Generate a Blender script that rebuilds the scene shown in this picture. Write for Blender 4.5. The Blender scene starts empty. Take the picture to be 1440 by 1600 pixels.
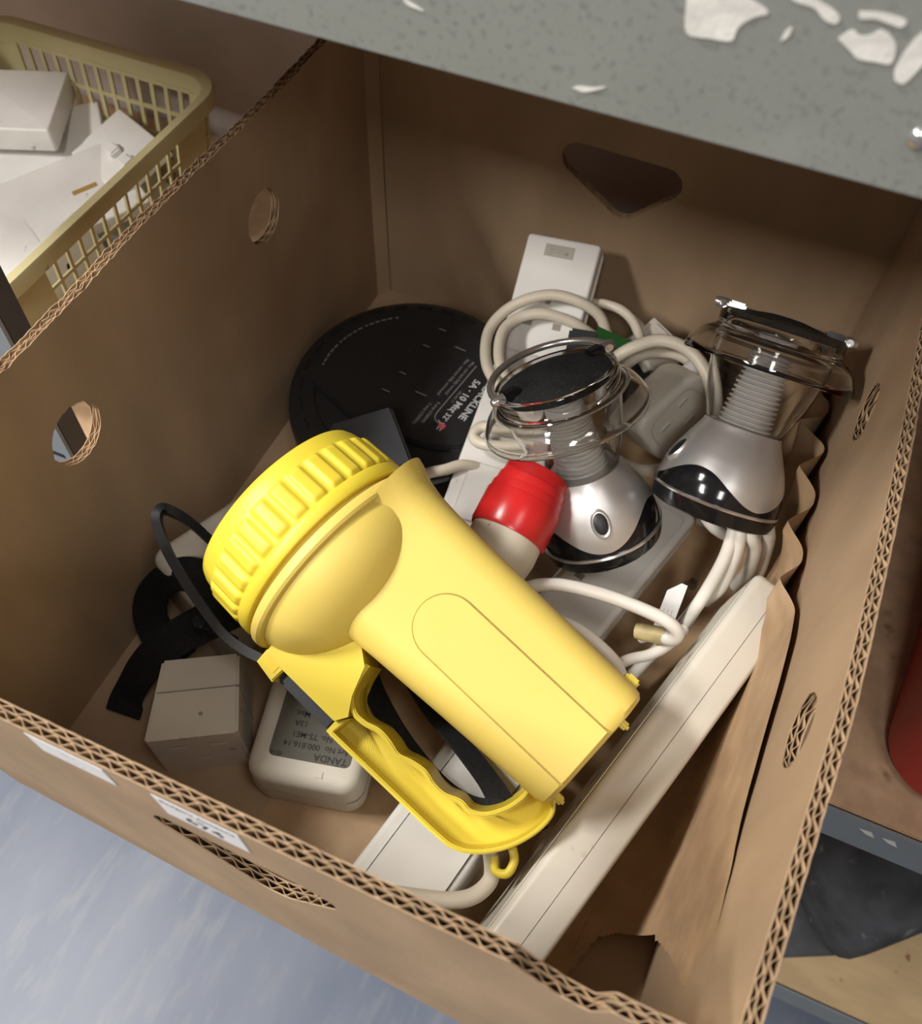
import bpy, bmesh, math, random
from mathutils import Vector, Matrix, noise
random.seed(4)
S = bpy.context.scene
COL = S.collection
PI = math.pi

# ------------------------------------------------------------------ camera
cam_d = bpy.data.cameras.new('camera'); cam = bpy.data.objects.new('camera', cam_d); COL.objects.link(cam)
CR = ((0.91692151, 0.39818834, 0.02647614), (-0.34352346, 0.75379685, 0.56016243), (0.20309252, -0.52272016, 0.82795958))
CM = Matrix(CR).transposed().to_4x4(); CM.translation = Vector((0.30135789, -0.05482542, 0.56820723))
cam.matrix_world = CM
cam_d.sensor_fit = 'HORIZONTAL'; cam_d.sensor_width = 36; cam_d.lens = 1417.27 / 1440 * 36
cam_d.clip_start = 0.02; cam_d.clip_end = 30
cam_d.dof.use_dof = True; cam_d.dof.focus_distance = 0.50; cam_d.dof.aperture_fstop = 12
S.camera = cam
# ------------------------------------------------------------------ light
w = bpy.data.worlds.new('room_light'); S.world = w; w.use_nodes = True
w.node_tree.nodes['Background'].inputs[0].default_value = (1.0, 0.96, 0.91, 1); w.node_tree.nodes['Background'].inputs[1].default_value = 0.095
def area(name, loc, aim, sx, sy, power, col=(1, 0.965, 0.915)):
    l = bpy.data.lights.new(name, 'AREA'); l.shape = 'RECTANGLE'; l.size = sx; l.size_y = sy; l.energy = power; l.color = col
    o = bpy.data.objects.new(name, l); COL.objects.link(o); o.location = loc
    o.rotation_euler = (Vector(aim) - Vector(loc)).to_track_quat('-Z', 'Y').to_euler(); return o
for px, py, pw in ((-1.25, -0.30, 40), (-1.10, -1.45, 38), (0.55, -1.45, 11), (0.9, -0.30, 4)):
    area('ceiling_panel', (px, py, 1.95), (px, py, 0), 0.30, 0.60, pw)
S.view_settings.view_transform = 'Standard'; S.view_settings.look = 'None'; S.view_settings.gamma = 1
S.view_settings.exposure = 0.90
S.view_settings.use_curve_mapping = False

# ------------------------------------------------------------------ materials
def mat(name, col, rough=0.5, metal=0.0, var=0.0, vscale=30, bump=0.0, bscale=300, stretch=(1, 1, 1), trans=0.0, ior=1.45, spec=0.5, dark=None, coat=0.0, sss=0.0, vdetail=4):
    m = bpy.data.materials.new(name); m.use_nodes = True; nt = m.node_tree; b = nt.nodes['Principled BSDF']
    def si(k, v):
        if k in b.inputs: b.inputs[k].default_value = v
    si('Base Color', (*col, 1)); si('Roughness', rough); si('Metallic', metal); si('Transmission Weight', trans); si('IOR', ior)
    si('Specular IOR Level', spec); si('Coat Weight', coat)
    if sss: si('Subsurface Weight', sss); si('Subsurface Radius', (0.01, 0.008, 0.004)); si('Subsurface Scale', 0.3)
    tc = nt.nodes.new('ShaderNodeTexCoord'); mp = nt.nodes.new('ShaderNodeMapping'); mp.inputs['Scale'].default_value = stretch
    nt.links.new(tc.outputs['Object'], mp.inputs[0])
    m['mp'] = 1
    if var:
        n = nt.nodes.new('ShaderNodeTexNoise'); n.inputs['Scale'].default_value = vscale; n.inputs['Detail'].default_value = vdetail
        nt.links.new(mp.outputs[0], n.inputs['Vector'])
        r = nt.nodes.new('ShaderNodeValToRGB'); d = dark or tuple(c * (1 - var) for c in col)
        r.color_ramp.elements[0].position = 0.32; r.color_ramp.elements[1].position = 0.68
        r.color_ramp.elements[0].color = (*d, 1); r.color_ramp.elements[1].color = (*[min(1, c * (1 + var * 0.35)) for c in col], 1)
        nt.links.new(n.outputs['Fac'], r.inputs[0]); nt.links.new(r.outputs[0], b.inputs['Base Color'])
    if bump:
        n2 = nt.nodes.new('ShaderNodeTexNoise'); n2.inputs['Scale'].default_value = bscale; n2.inputs['Detail'].default_value = 5
        nt.links.new(mp.outputs[0], n2.inputs['Vector'])
        bp = nt.nodes.new('ShaderNodeBump'); bp.inputs['Strength'].default_value = bump; bp.inputs['Distance'].default_value = 0.001
        nt.links.new(n2.outputs['Fac'], bp.inputs['Height']); nt.links.new(bp.outputs[0], b.inputs['Normal'])
    return m
def over(m, col, scale, lo, hi, seed=0.0, stretch=(1, 1, 1), detail=3):
    """blend a second colour in where a noise passes a threshold (stains, specks, scuffs)"""
    nt = m.node_tree; b = nt.nodes['Principled BSDF']
    tc = nt.nodes.new('ShaderNodeTexCoord'); mp = nt.nodes.new('ShaderNodeMapping'); mp.inputs['Scale'].default_value = stretch; mp.inputs['Location'].default_value = (seed, seed * 2, seed * 3)
    nt.links.new(tc.outputs['Object'], mp.inputs[0])
    n = nt.nodes.new('ShaderNodeTexNoise'); n.inputs['Scale'].default_value = scale; n.inputs['Detail'].default_value = detail; nt.links.new(mp.outputs[0], n.inputs['Vector'])
    mr = nt.nodes.new('ShaderNodeMapRange'); mr.inputs[1].default_value = lo; mr.inputs[2].default_value = hi; nt.links.new(n.outputs['Fac'], mr.inputs[0])
    mx = nt.nodes.new('ShaderNodeMix'); mx.data_type = 'RGBA'; nt.links.new(mr.outputs[0], mx.inputs[0])
    bc = b.inputs['Base Color']
    if bc.is_linked:
        src = bc.links[0].from_socket; nt.links.new(src, mx.inputs[6])
    else: mx.inputs[6].default_value = bc.default_value
    mx.inputs[7].default_value = (*col, 1); nt.links.new(mx.outputs[2], bc); return m

KRAFT = (0.41, 0.285, 0.178)
M = {}
M['kraft'] = mat('kraft_board', KRAFT, 0.75, var=0.16, vscale=22, bump=0.12, bscale=500, stretch=(1, 1, 0.35), spec=0.25)
over(M['kraft'], (0.335, 0.222, 0.132), 9, 0.55, 0.75, 1.3)
M['flute'] = mat('kraft_flute', (0.52, 0.36, 0.215), 0.85, var=0.25, vscale=160, bump=0.3, bscale=900, spec=0.2)
M['paper'] = mat('kraft_paper', (0.43, 0.285, 0.165), 0.7, var=0.2, vscale=40, bump=0.3, bscale=260, spec=0.3)
over(M['paper'], (0.53, 0.37, 0.23), 14, 0.55, 0.72, 3.1)
M['yellow'] = mat('yellow_plastic', (0.71, 0.545, 0.125), 0.46, var=0.05, vscale=14, bump=0.04, bscale=900, sss=0.06)
M['yellow2'] = mat('yellow_plastic_bright', (0.72, 0.57, 0.05), 0.42, var=0.04, vscale=14, bump=0.03, bscale=900, sss=0.06)
M['black'] = mat('black_plastic', (0.012, 0.012, 0.013), 0.42, var=0.3, vscale=60, bump=0.05, bscale=900)
M['gloss'] = mat('gloss_black', (0.008, 0.008, 0.009), 0.12)
M['rubber'] = mat('dark_grey_rubber', (0.028, 0.030, 0.035), 0.55, bump=0.1, bscale=800)
M['reel'] = mat('reel_black', (0.021, 0.021, 0.022), 0.38, bump=0.12, bscale=1500)
over(M['reel'], (0.05, 0.05, 0.05), 260, 0.70, 0.78, 2.0)
M['white'] = mat('white_plastic', (0.80, 0.78, 0.74), 0.33, var=0.05, vscale=25)
over(M['white'], (0.33, 0.29, 0.22), 95, 0.70, 0.80, 0.4)
M['cream'] = mat('cream_plastic', (0.655, 0.615, 0.53), 0.36, var=0.07, vscale=20)
over(M['cream'], (0.38, 0.32, 0.22), 55, 0.69, 0.80, 2.4)
M['beige'] = mat('beige_plastic', (0.64, 0.59, 0.51), 0.4, var=0.07, vscale=18, bump=0.03)
over(M['beige'], (0.2, 0.17, 0.13), 90, 0.70, 0.78, 5.0)
M['bone'] = mat('bone_plastic', (0.60, 0.55, 0.44), 0.5, var=0.08, vscale=25)
over(M['bone'], (0.16, 0.14, 0.10), 75, 0.67, 0.74, 1.7, (1, 1, 1))
M['cord'] = mat('cord_sheath', (0.70, 0.63, 0.51), 0.4, var=0.10, vscale=35)
over(M['cord'], (0.25, 0.2, 0.13), 120, 0.71, 0.78, 7.7)
M['cordw'] = mat('white_cord_sheath', (0.77, 0.73, 0.66), 0.38, var=0.08, vscale=35)
M['red'] = mat('red_plastic', (0.52, 0.018, 0.018), 0.27, var=0.08, vscale=30, bump=0.04, bscale=300)
M['redbox'] = mat('red_painted_plastic', (0.50, 0.035, 0.03), 0.35, var=0.15, vscale=9)
def clear_mat():
    m = mat('clear_plastic', (0.96, 0.96, 0.95), 0.025, trans=1.0, ior=1.46); return m
M['clear'] = clear_mat()
M['frost'] = mat('ribbed_clear_plastic', (0.93, 0.92, 0.90), 0.16, trans=0.42, ior=1.35)
M['silver'] = mat('silver_paint', (0.62, 0.61, 0.60), 0.36, metal=0.75, var=0.04, vscale=20)
M['chrome'] = mat('satin_silver', (0.74, 0.73, 0.72), 0.2, metal=0.9)
M['soft'] = mat('dusty_black_foam', (0.020, 0.020, 0.020), 0.9, var=0.5, vscale=45, bump=0.3, bscale=1400, spec=0.2)
over(M['soft'], (0.07, 0.07, 0.068), 700, 0.62, 0.72, 1.1)
M['web'] = mat('black_webbing', (0.016, 0.016, 0.017), 0.8, var=0.4, vscale=400, bump=0.5, bscale=1500, stretch=(1, 1, 3), spec=0.3)
M['weave_lit'] = M['web']
M['shelf'] = mat('grey_shelf_paint', (0.235, 0.245, 0.225), 0.5, var=0.06, vscale=18, bump=0.06, bscale=500)
over(M['shelf'], (0.175, 0.178, 0.165), 420, 0.56, 0.72, 0.2, detail=2)
over(M['shelf'], (0.30, 0.30, 0.28), 12, 0.58, 0.8, 4.2)
M['steel'] = mat('grey_upright_paint', (0.20, 0.22, 0.235), 0.45, var=0.08, vscale=30)
M['chip'] = mat('chipped_white_paint', (0.72, 0.70, 0.66), 0.7, var=0.2, vscale=90, bump=0.3, bscale=300)
M['wood'] = mat('chipboard', (0.50, 0.335, 0.205), 0.7, var=0.22, vscale=60, bump=0.15, bscale=300)
over(M['wood'], (0.22, 0.11, 0.06), 38, 0.63, 0.72, 3.3)
M['ply'] = mat('plywood_board', (0.50, 0.36, 0.20), 0.65, var=0.15, vscale=25, stretch=(0.6, 2, 1))
over(M['ply'], (0.22, 0.10, 0.05), 45, 0.69, 0.74, 9.1)
M['wall'] = mat('dull_wall_paint', (0.62, 0.56, 0.53), 0.7, var=0.12, vscale=12, bump=0.2, bscale=60)
M['floor'] = mat('blue_grey_vinyl', (0.130, 0.150, 0.195), 0.42, var=0.2, vscale=7, stretch=(1.6, 0.55, 1), dark=(0.098, 0.120, 0.172), vdetail=8)
over(M['floor'], (0.175, 0.187, 0.215), 30, 0.52, 0.78, 2.1, (2.2, 0.5, 1), 6)
M['basket'] = mat('cream_basket_plastic', (0.62, 0.55, 0.30), 0.42, var=0.07, vscale=20)
over(M['basket'], (0.25, 0.2, 0.1), 60, 0.70, 0.80, 6.2)
M['plate'] = mat('switch_plate_white', (0.82, 0.80, 0.77), 0.35, var=0.08, vscale=25)
over(M['plate'], (0.25, 0.2, 0.15), 60, 0.70, 0.78, 8.2)
M['tape'] = mat('brown_tape', (0.42, 0.26, 0.08), 0.5, var=0.1)
M['dark'] = mat('dark_recess', (0.012, 0.010, 0.009), 0.9)
M['slot'] = mat('slot_shade', (0.30, 0.27, 0.23), 0.6)
M['slotw'] = mat('slot_shutter', (0.75, 0.72, 0.67), 0.4)
M['label'] = mat('paper_label', (0.76, 0.75, 0.75), 0.6, var=0.04, vscale=40)
M['ink'] = mat('black_ink', (0.02, 0.02, 0.022), 0.6)
M['inkg'] = mat('grey_ink', (0.16, 0.16, 0.17), 0.6)
M['print'] = mat('white_print', (0.50, 0.50, 0.50), 0.6)
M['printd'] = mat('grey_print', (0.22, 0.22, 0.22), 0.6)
M['printr'] = mat('red_print', (0.55, 0.09, 0.10), 0.6)
M['glabel'] = mat('grey_label', (0.115, 0.108, 0.088), 0.42)
M['green'] = mat('green_plastic', (0.012, 0.075, 0.012), 0.4)
M['greyp_shade'] = mat('slate_plastic_and_shade', (0.045, 0.047, 0.052), 0.4, var=0.1)  # plastic colour, also painted shade on the upright's side flange
M['cloth'] = mat('charcoal_felt', (0.085, 0.088, 0.096), 0.95, var=0.35, vscale=30, bump=0.8, bscale=700, spec=0.1)
over(M['cloth'], (0.24, 0.24, 0.235), 42, 0.64, 0.76, 2.2, (1, 1.5, 1), 6)
M['amber'] = mat('tape_yellowed', (0.55, 0.45, 0.22), 0.5, var=0.3, vscale=90)

# ------------------------------------------------------------------ mesh helpers
def link(name, me, m=None, parent=None, mw=None, smooth=40):
    o = bpy.data.objects.new(name, me); COL.objects.link(o)
    if m is not None and not me.materials: me.materials.append(M[m] if isinstance(m, str) else m)
    if smooth is not None:
        for p in me.polygons: p.use_smooth = True
        me.set_sharp_from_angle(angle=math.radians(smooth))
    if parent is not None: o.parent = parent
    if mw is not None: o.matrix_local = mw
    return o
def tag(o, label, cat, group=None):
    o['label'] = label; o['category'] = cat
    if group: o['group'] = group
    return o
def thing(name, label, cat, mw=None, group=None):
    o = bpy.data.objects.new(name, None); COL.objects.link(o); o.empty_display_size = 0.02
    if mw is not None: o.matrix_world = mw
    return tag(o, label, cat, group)
def struct(o): o['kind'] = 'structure'; return o
def raw(vs, fs, name='m'):
    me = bpy.data.meshes.new(name); me.from_pydata([tuple(v) for v in vs], [], fs); me.update(); return me
def bm_mesh(bm):
    me = bpy.data.meshes.new('m'); bmesh.ops.recalc_face_normals(bm, faces=bm.faces[:]); bm.to_mesh(me); bm.free(); return me
def box(x0, x1, y0, y1, z0, z1, bev=0.0, seg=2):
    bm = bmesh.new(); bmesh.ops.create_cube(bm, size=1)
    for v in bm.verts: v.co = Vector(((x0 + x1) / 2 + v.co.x * (x1 - x0), (y0 + y1) / 2 + v.co.y * (y1 - y0), (z0 + z1) / 2 + v.co.z * (z1 - z0)))
    if bev: bmesh.ops.bevel(bm, geom=bm.edges[:], offset=bev, segments=seg, affect='EDGES', clamp_overlap=True)
    return bm_mesh(bm)
def prism(poly, z0, z1, bev=0.0, seg=2):
    bm = bmesh.new(); lo = [bm.verts.new((x, y, z0)) for x, y in poly]; hi = [bm.verts.new((x, y, z1)) for x, y in poly]
    n = len(poly); bm.faces.new(lo[::-1]); t = bm.faces.new(hi)
    for i in range(n): bm.faces.new((lo[i], lo[(i + 1) % n], hi[(i + 1) % n], hi[i]))
    bmesh.ops.recalc_face_normals(bm, faces=bm.faces[:])
    if bev:
        ed = [e for e in bm.edges if abs(e.verts[0].co.z - e.verts[1].co.z) < 1e-9]
        bmesh.ops.bevel(bm, geom=ed, offset=bev, segments=seg, affect='EDGES', clamp_overlap=True)
    return bm_mesh(bm)
def rrect(x0, x1, y0, y1, r, n=6):
    out = []
    for cx, cy, a in ((x1 - r, y1 - r, 0), (x0 + r, y1 - r, 90), (x0 + r, y0 + r, 180), (x1 - r, y0 + r, 270)):
        for i in range(n + 1):
            t = math.radians(a + 90 * i / n); out.append((cx + r * math.cos(t), cy + r * math.sin(t)))
    return out
def rbox(x0, x1, y0, y1, z0, z1, rc, rt=0.0, rb=0.0, n=6, k=5):
    """box with plan corners of radius rc, rounded top (rt) and bottom (rb) edges"""
    rings = []
    if rb:
        for i in range(k + 1): t = PI / 2 * (1 - i / k); rings.append((rb * (1 - math.cos(t)), z0 + rb * (1 - math.sin(t))))
    else: rings.append((0, z0))
    if rt:
        for i in range(k + 1): t = PI / 2 * i / k; rings.append((rt * (1 - math.cos(t)), z1 - rt * (1 - math.sin(t))))
    else: rings.append((0, z1))
    vs, fs = [], []; m = 4 * (n + 1)
    for d, z in rings: vs += [(x, y, z) for x, y in rrect(x0 + d, x1 - d, y0 + d, y1 - d, max(0.0002, rc - d), n)]
    for j in range(len(rings) - 1):
        for i in range(m): fs.append((j * m + i, j * m + (i + 1) % m, (j + 1) * m + (i + 1) % m, (j + 1) * m + i))
    fs += [tuple(range(m))[::-1], tuple(range((len(rings) - 1) * m, len(rings) * m))]
    return raw(vs, fs)
def disc_poly(cx, cy, r, n=24, ry=None):
    return [(cx + r * math.cos(2 * PI * i / n), cy + (ry or r) * math.sin(2 * PI * i / n)) for i in range(n)]
def lathe(prof, n=48, fn=None, closed=False):
    """prof: list of (r, z); fn(r, z, th) may change the radius"""
    vs, fs = [], []
    for j, (r, z) in enumerate(prof):
        for i in range(n):
            th = 2 * PI * i / n; rr, zz = (fn(r, z, th) if fn else (r, z)); vs.append((rr * math.cos(th), rr * math.sin(th), zz))
    k = len(prof)
    for j in range(k if closed else k - 1):
        for i in range(n):
            a, b = j * n + i, j * n + (i + 1) % n; c, d = ((j + 1) % k) * n + (i + 1) % n, ((j + 1) % k) * n + i
            fs.append((a, b, c, d))
    me = raw(vs, fs); bm = bmesh.new(); bm.from_mesh(me); bmesh.ops.remove_doubles(bm, verts=bm.verts[:], dist=1e-6)
    bmesh.ops.dissolve_degenerate(bm, edges=bm.edges[:], dist=1e-7)
    bpy.data.meshes.remove(me); return bm_mesh(bm)
def catmull(pts, sub=8):
    P = [Vector(p) for p in pts]; P = [2 * P[0] - P[1]] + P + [2 * P[-1] - P[-2]]; out = []
    for i in range(1, len(P) - 2):
        a, b, c, d = P[i - 1:i + 3]
        for k in range(sub):
            t = k / sub; out.append(0.5 * (2 * b + (c - a) * t + (2 * a - 5 * b + 4 * c - d) * t * t + (3 * b - a - 3 * c + d) * t ** 3))
    out.append(P[-2]); return out
def tube(pts, r, n=12, sub=8, flat=None, up=None, caps=True):
    """round tube, or with flat=(w,h) a band whose width follows `up` x tangent"""
    L = catmull(pts, sub) if sub else [Vector(p) for p in pts]
    vs, fs = [], []; nrm = None
    for i, p in enumerate(L):
        t = (L[min(i + 1, len(L) - 1)] - L[max(i - 1, 0)]).normalized()
        if up is not None:
            u = up[min(i, len(up) - 1)] if isinstance(up, list) else Vector(up); s = (Vector(u) - t * t.dot(Vector(u))).normalized()
        elif nrm is None: s = t.orthogonal().normalized()
        else: s = (nrm - t * t.dot(nrm)).normalized()
        nrm = s; b = t.cross(s)
        if flat: ring = [(flat[0] / 2 * x, flat[1] / 2 * y) for x, y in ((-1, -1), (1, -1), (1, 1), (-1, 1))]
        else: ring = [(r * math.cos(2 * PI * k / n), r * math.sin(2 * PI * k / n)) for k in range(n)]
        for x, y in ring: vs.append(p + s * y + b * x)
        m = len(ring)
    for i in range(len(L) - 1):
        for k in range(m): fs.append((i * m + k, i * m + (k + 1) % m, (i + 1) * m + (k + 1) % m, (i + 1) * m + k))
    if caps: fs.append(tuple(range(m))[::-1]); fs.append(tuple(range((len(L) - 1) * m, len(L) * m)))
    me = raw(vs, fs); bm = bmesh.new(); bm.from_mesh(me); bpy.data.meshes.remove(me); return bm_mesh(bm)
def frame(o, x=None, y=None, z=None):
    """matrix from an origin and two axes (the third follows)"""
    if x is not None and z is not None: Z = Vector(z).normalized(); X = Vector(x); X = (X - Z * Z.dot(X)).normalized(); Y = Z.cross(X)
    elif x is not None: X = Vector(x).normalized(); Y = Vector(y); Y = (Y - X * X.dot(Y)).normalized(); Z = X.cross(Y)
    else: Z = Vector(z).normalized(); Y = Vector(y); Y = (Y - Z * Z.dot(Y)).normalized(); X = Y.cross(Z)
    m = Matrix((X, Y, Z)).transposed().to_4x4(); m.translation = Vector(o); return m
def yaw(x, y, z, deg): return Matrix.Translation((x, y, z)) @ Matrix.Rotation(math.radians(deg), 4, 'Z')
def tr(x, y, z): return Matrix.Translation((x, y, z))
def text(name, body, size, m, parent, mw, align='LEFT', bold=0.0, sx=1.0):
    cu = bpy.data.curves.new('t', 'FONT'); cu.body = body; cu.size = size; cu.align_x = align; cu.extrude = 0.00004; cu.offset = bold; cu.resolution_u = 3
    ob = bpy.data.objects.new('t', cu); COL.objects.link(ob)
    dg = bpy.context.evaluated_depsgraph_get(); me = bpy.data.meshes.new_from_object(ob.evaluated_get(dg)); me.materials.clear()
    COL.objects.unlink(ob); bpy.data.objects.remove(ob)
    if sx != 1: me.transform(Matrix.Diagonal((sx, 1, 1, 1)))
    return link(name, me, m, parent, mw, smooth=None)
def merge(meshes):
    bm = bmesh.new()
    for me in meshes: bm.from_mesh(me); bpy.data.meshes.remove(me)
    me = bpy.data.meshes.new('m'); bm.to_mesh(me); bm.free(); return me
def moved(me, mw): me.transform(mw); return me

# ------------------------------------------------------------------ the setting
FLOOR_Z = -0.72; SH_Z = -0.0075; SY = 0.197
struct(link('floor', box(-2.2, 2.6, -2.6, 0.66, FLOOR_Z - 0.03, FLOOR_Z), 'floor'))
struct(link('ceiling', box(-2.2, 2.6, -2.6, 0.70, 1.97, 2.0), 'wall'))
struct(link('wall_back', box(-2.2, 2.6, 0.645, 0.70, FLOOR_Z, 1.6), 'wall'))

def shelf(name, label, ztop, lip_h, board, y0=SY, scuffs=False):
    t = thing(name, label, 'shelf', tr(0, 0, ztop))
    link('board', box(-1.1, 1.6, y0 + 0.004, 0.642, -0.016, 0, 0.0008), board, t)
    lip = link('front_lip', box(-1.1, 1.6, y0, y0 + 0.0022, -lip_h, 0.0012, 0.0006), 'shelf' if scuffs else 'steel', t)
    link('lip_return', box(-1.1, 1.6, y0 + 0.002, y0 + 0.016, -lip_h, -lip_h + 0.002), 'shelf' if scuffs else 'steel', t)
    return t, lip
mid_shelf, mid_lip = shelf('shelf', 'grey steel shelf with chipboard deck that carries the cardboard box', SH_Z, 0.042, 'wood')
for cx in (0.4925, 0.507):
    link('paint_chip', prism([(-0.006, 0.002), (0.001, 0.004), (0.005, -0.003), (-0.001, -0.002)], 0, 0.0002), 'chip', mid_lip, frame((cx, SY - 0.0001, -0.0125), x=(1, 0, 0), z=(0, -1, 0)))
low_shelf, low_lip = shelf('shelf', 'lowest shelf with pale plywood deck above the blue floor', -0.478, 0.05, 'ply')
top_shelf, top_lip = shelf('shelf', 'grey speckled steel shelf overhanging the back of the cardboard box', 0.459, 0.050, 'wood', scuffs=True)
# chips of white paint on the lip of the top shelf: (x, z, [outline])
def chip(pts):
    cx = sum(p[0] for p in pts) / len(pts); cz = sum(p[1] for p in pts) / len(pts)
    P = catmull([(px - cx, pz - cz, 0) for px, pz in pts + pts[:1]], 4)[:-1]
    return link('paint_chip', prism([(p.x, p.y) for p in P], 0, 0.0003), 'chip', top_lip, frame((cx, SY - 0.0001, cz - 0.459), x=(1, 0, 0), z=(0, -1, 0)))
chip([(0.2600, 0.4500), (0.2608, 0.4465), (0.2626, 0.4387), (0.2690, 0.4386), (0.2750, 0.4394), (0.2758, 0.4430), (0.2790, 0.4465), (0.2822, 0.4482), (0.2800, 0.4498), (0.2740, 0.4510), (0.2670, 0.4520)])
chip([(0.2874, 0.4420), (0.2890, 0.4440), (0.2892, 0.4462), (0.2878, 0.4450)])
chip([(0.2850, 0.4540), (0.2890, 0.4545), (0.2950, 0.4535), (0.2995, 0.4515), (0.2990, 0.4495), (0.2960, 0.4500), (0.2930, 0.4520), (0.2880, 0.4525)])
chip([(0.3035, 0.4535), (0.3070, 0.4542), (0.3110, 0.4545), (0.3150, 0.4540), (0.3145, 0.4522), (0.3110, 0.4525), (0.3080, 0.4528), (0.3045, 0.4520)])
chip([(0.3010, 0.4462), (0.3035, 0.4490), (0.3060, 0.4480), (0.3085, 0.4490), (0.3100, 0.4505), (0.3125, 0.4500), (0.3152, 0.4475), (0.3156, 0.4432), (0.3120, 0.4428), (0.3076, 0.4425), (0.3050, 0.4440)])
chip([(0.3180, 0.4395), (0.3170, 0.4430), (0.3185, 0.4500), (0.3220, 0.4545), (0.3290, 0.4550), (0.3300, 0.4480), (0.3240, 0.4460), (0.3220, 0.4420), (0.3205, 0.4390)])
chip([(0.2330, 0.4150), (0.2370, 0.4147), (0.2430, 0.4178), (0.2390, 0.4166), (0.2350, 0.4160)])
chip([(0.1770, 0.4290), (0.1785, 0.4272), (0.1840, 0.4265), (0.1800, 0.4280)])
bolt = link('bolt', lathe([(0, 0.002), (0.0018, 0.0018), (0.0027, 0.0009), (0.0030, 0)], 20), 'chrome', top_lip, frame((0.3300, SY - 0.0002, 0.4262 - 0.459), x=(1, 0, 0), z=(0, -1, 0)))
# slotted angle upright at the left of the box
up = thing('shelf_upright', 'grey slotted steel angle upright between the basket and the box', 'upright', tr(-0.08, SY - 0.004, FLOOR_Z))
H_up = 1.6
fr = link('front_flange', box(-0.034, 0, -0.0025, 0, 0, H_up, 0.0005), 'steel', up)
link('side_flange', box(-0.0025, 0, 0, 0.0155, 0, H_up, 0.0005), 'greyp_shade', up)  # same grey steel; darker colour paints the shade on its side face
for i in range(8):
    z = 0.788 - 0.06 * 3 + 0.06 * i
    link('slot', box(-0.026, -0.006, -0.0028, -0.0020, z - 0.0022, z + 0.0022, 0.001), 'dark', fr)

# ------------------------------------------------------------------ the cardboard box
W, D, H = 0.383, 0.50, 0.2516
TH = 0.0062
def tri_hole(cx, zc, hw=0.044, up_=0.014, dn=0.036):
    # rounded triangle: two round ends joined to a round lower tip
    circ = [(cx - hw + 0.0125, zc + up_ - 0.0125, 0.0125), (cx + hw - 0.0125, zc + up_ - 0.0135, 0.0125), (cx + 0.006, zc - dn + 0.013, 0.013)]
    pts = [(c[0] + c[2] * math.cos(2 * PI * i / 90), c[1] + c[2] * math.sin(2 * PI * i / 90)) for c in circ for i in range(90)]
    def cr(o, a, b): return (a[0] - o[0]) * (b[1] - o[1]) - (a[1] - o[1]) * (b[0] - o[0])
    pts.sort(); lo_, hi_ = [], []
    for p in pts:
        while len(lo_) > 1 and cr(lo_[-2], lo_[-1], p) <= 0: lo_.pop()
        lo_.append(p)
        while len(hi_) > 1 and cr(hi_[-2], hi_[-1], p) >= 0: hi_.pop()
        hi_.append(p)
    def ev(ch, x):
        for a, b in zip(ch, ch[1:]):
            if a[0] <= x <= b[0]: return a[1] + (b[1] - a[1]) * (x - a[0]) / max(1e-9, b[0] - a[0])
        return ch[-1][1]
    def f(s):
        if s <= pts[0][0] or s >= pts[-1][0]: return None
        return ev(lo_, s), ev(hi_, s)
    return f, cx, zc
def round_hole(cy, zc, r=0.0185):
    def f(s):
        u = (s - cy) / r
        if abs(u) >= 1: return None
        return zc - r * math.sqrt(1 - u * u), zc + r * math.sqrt(1 - u * u)
    return f, cy, zc
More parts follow.
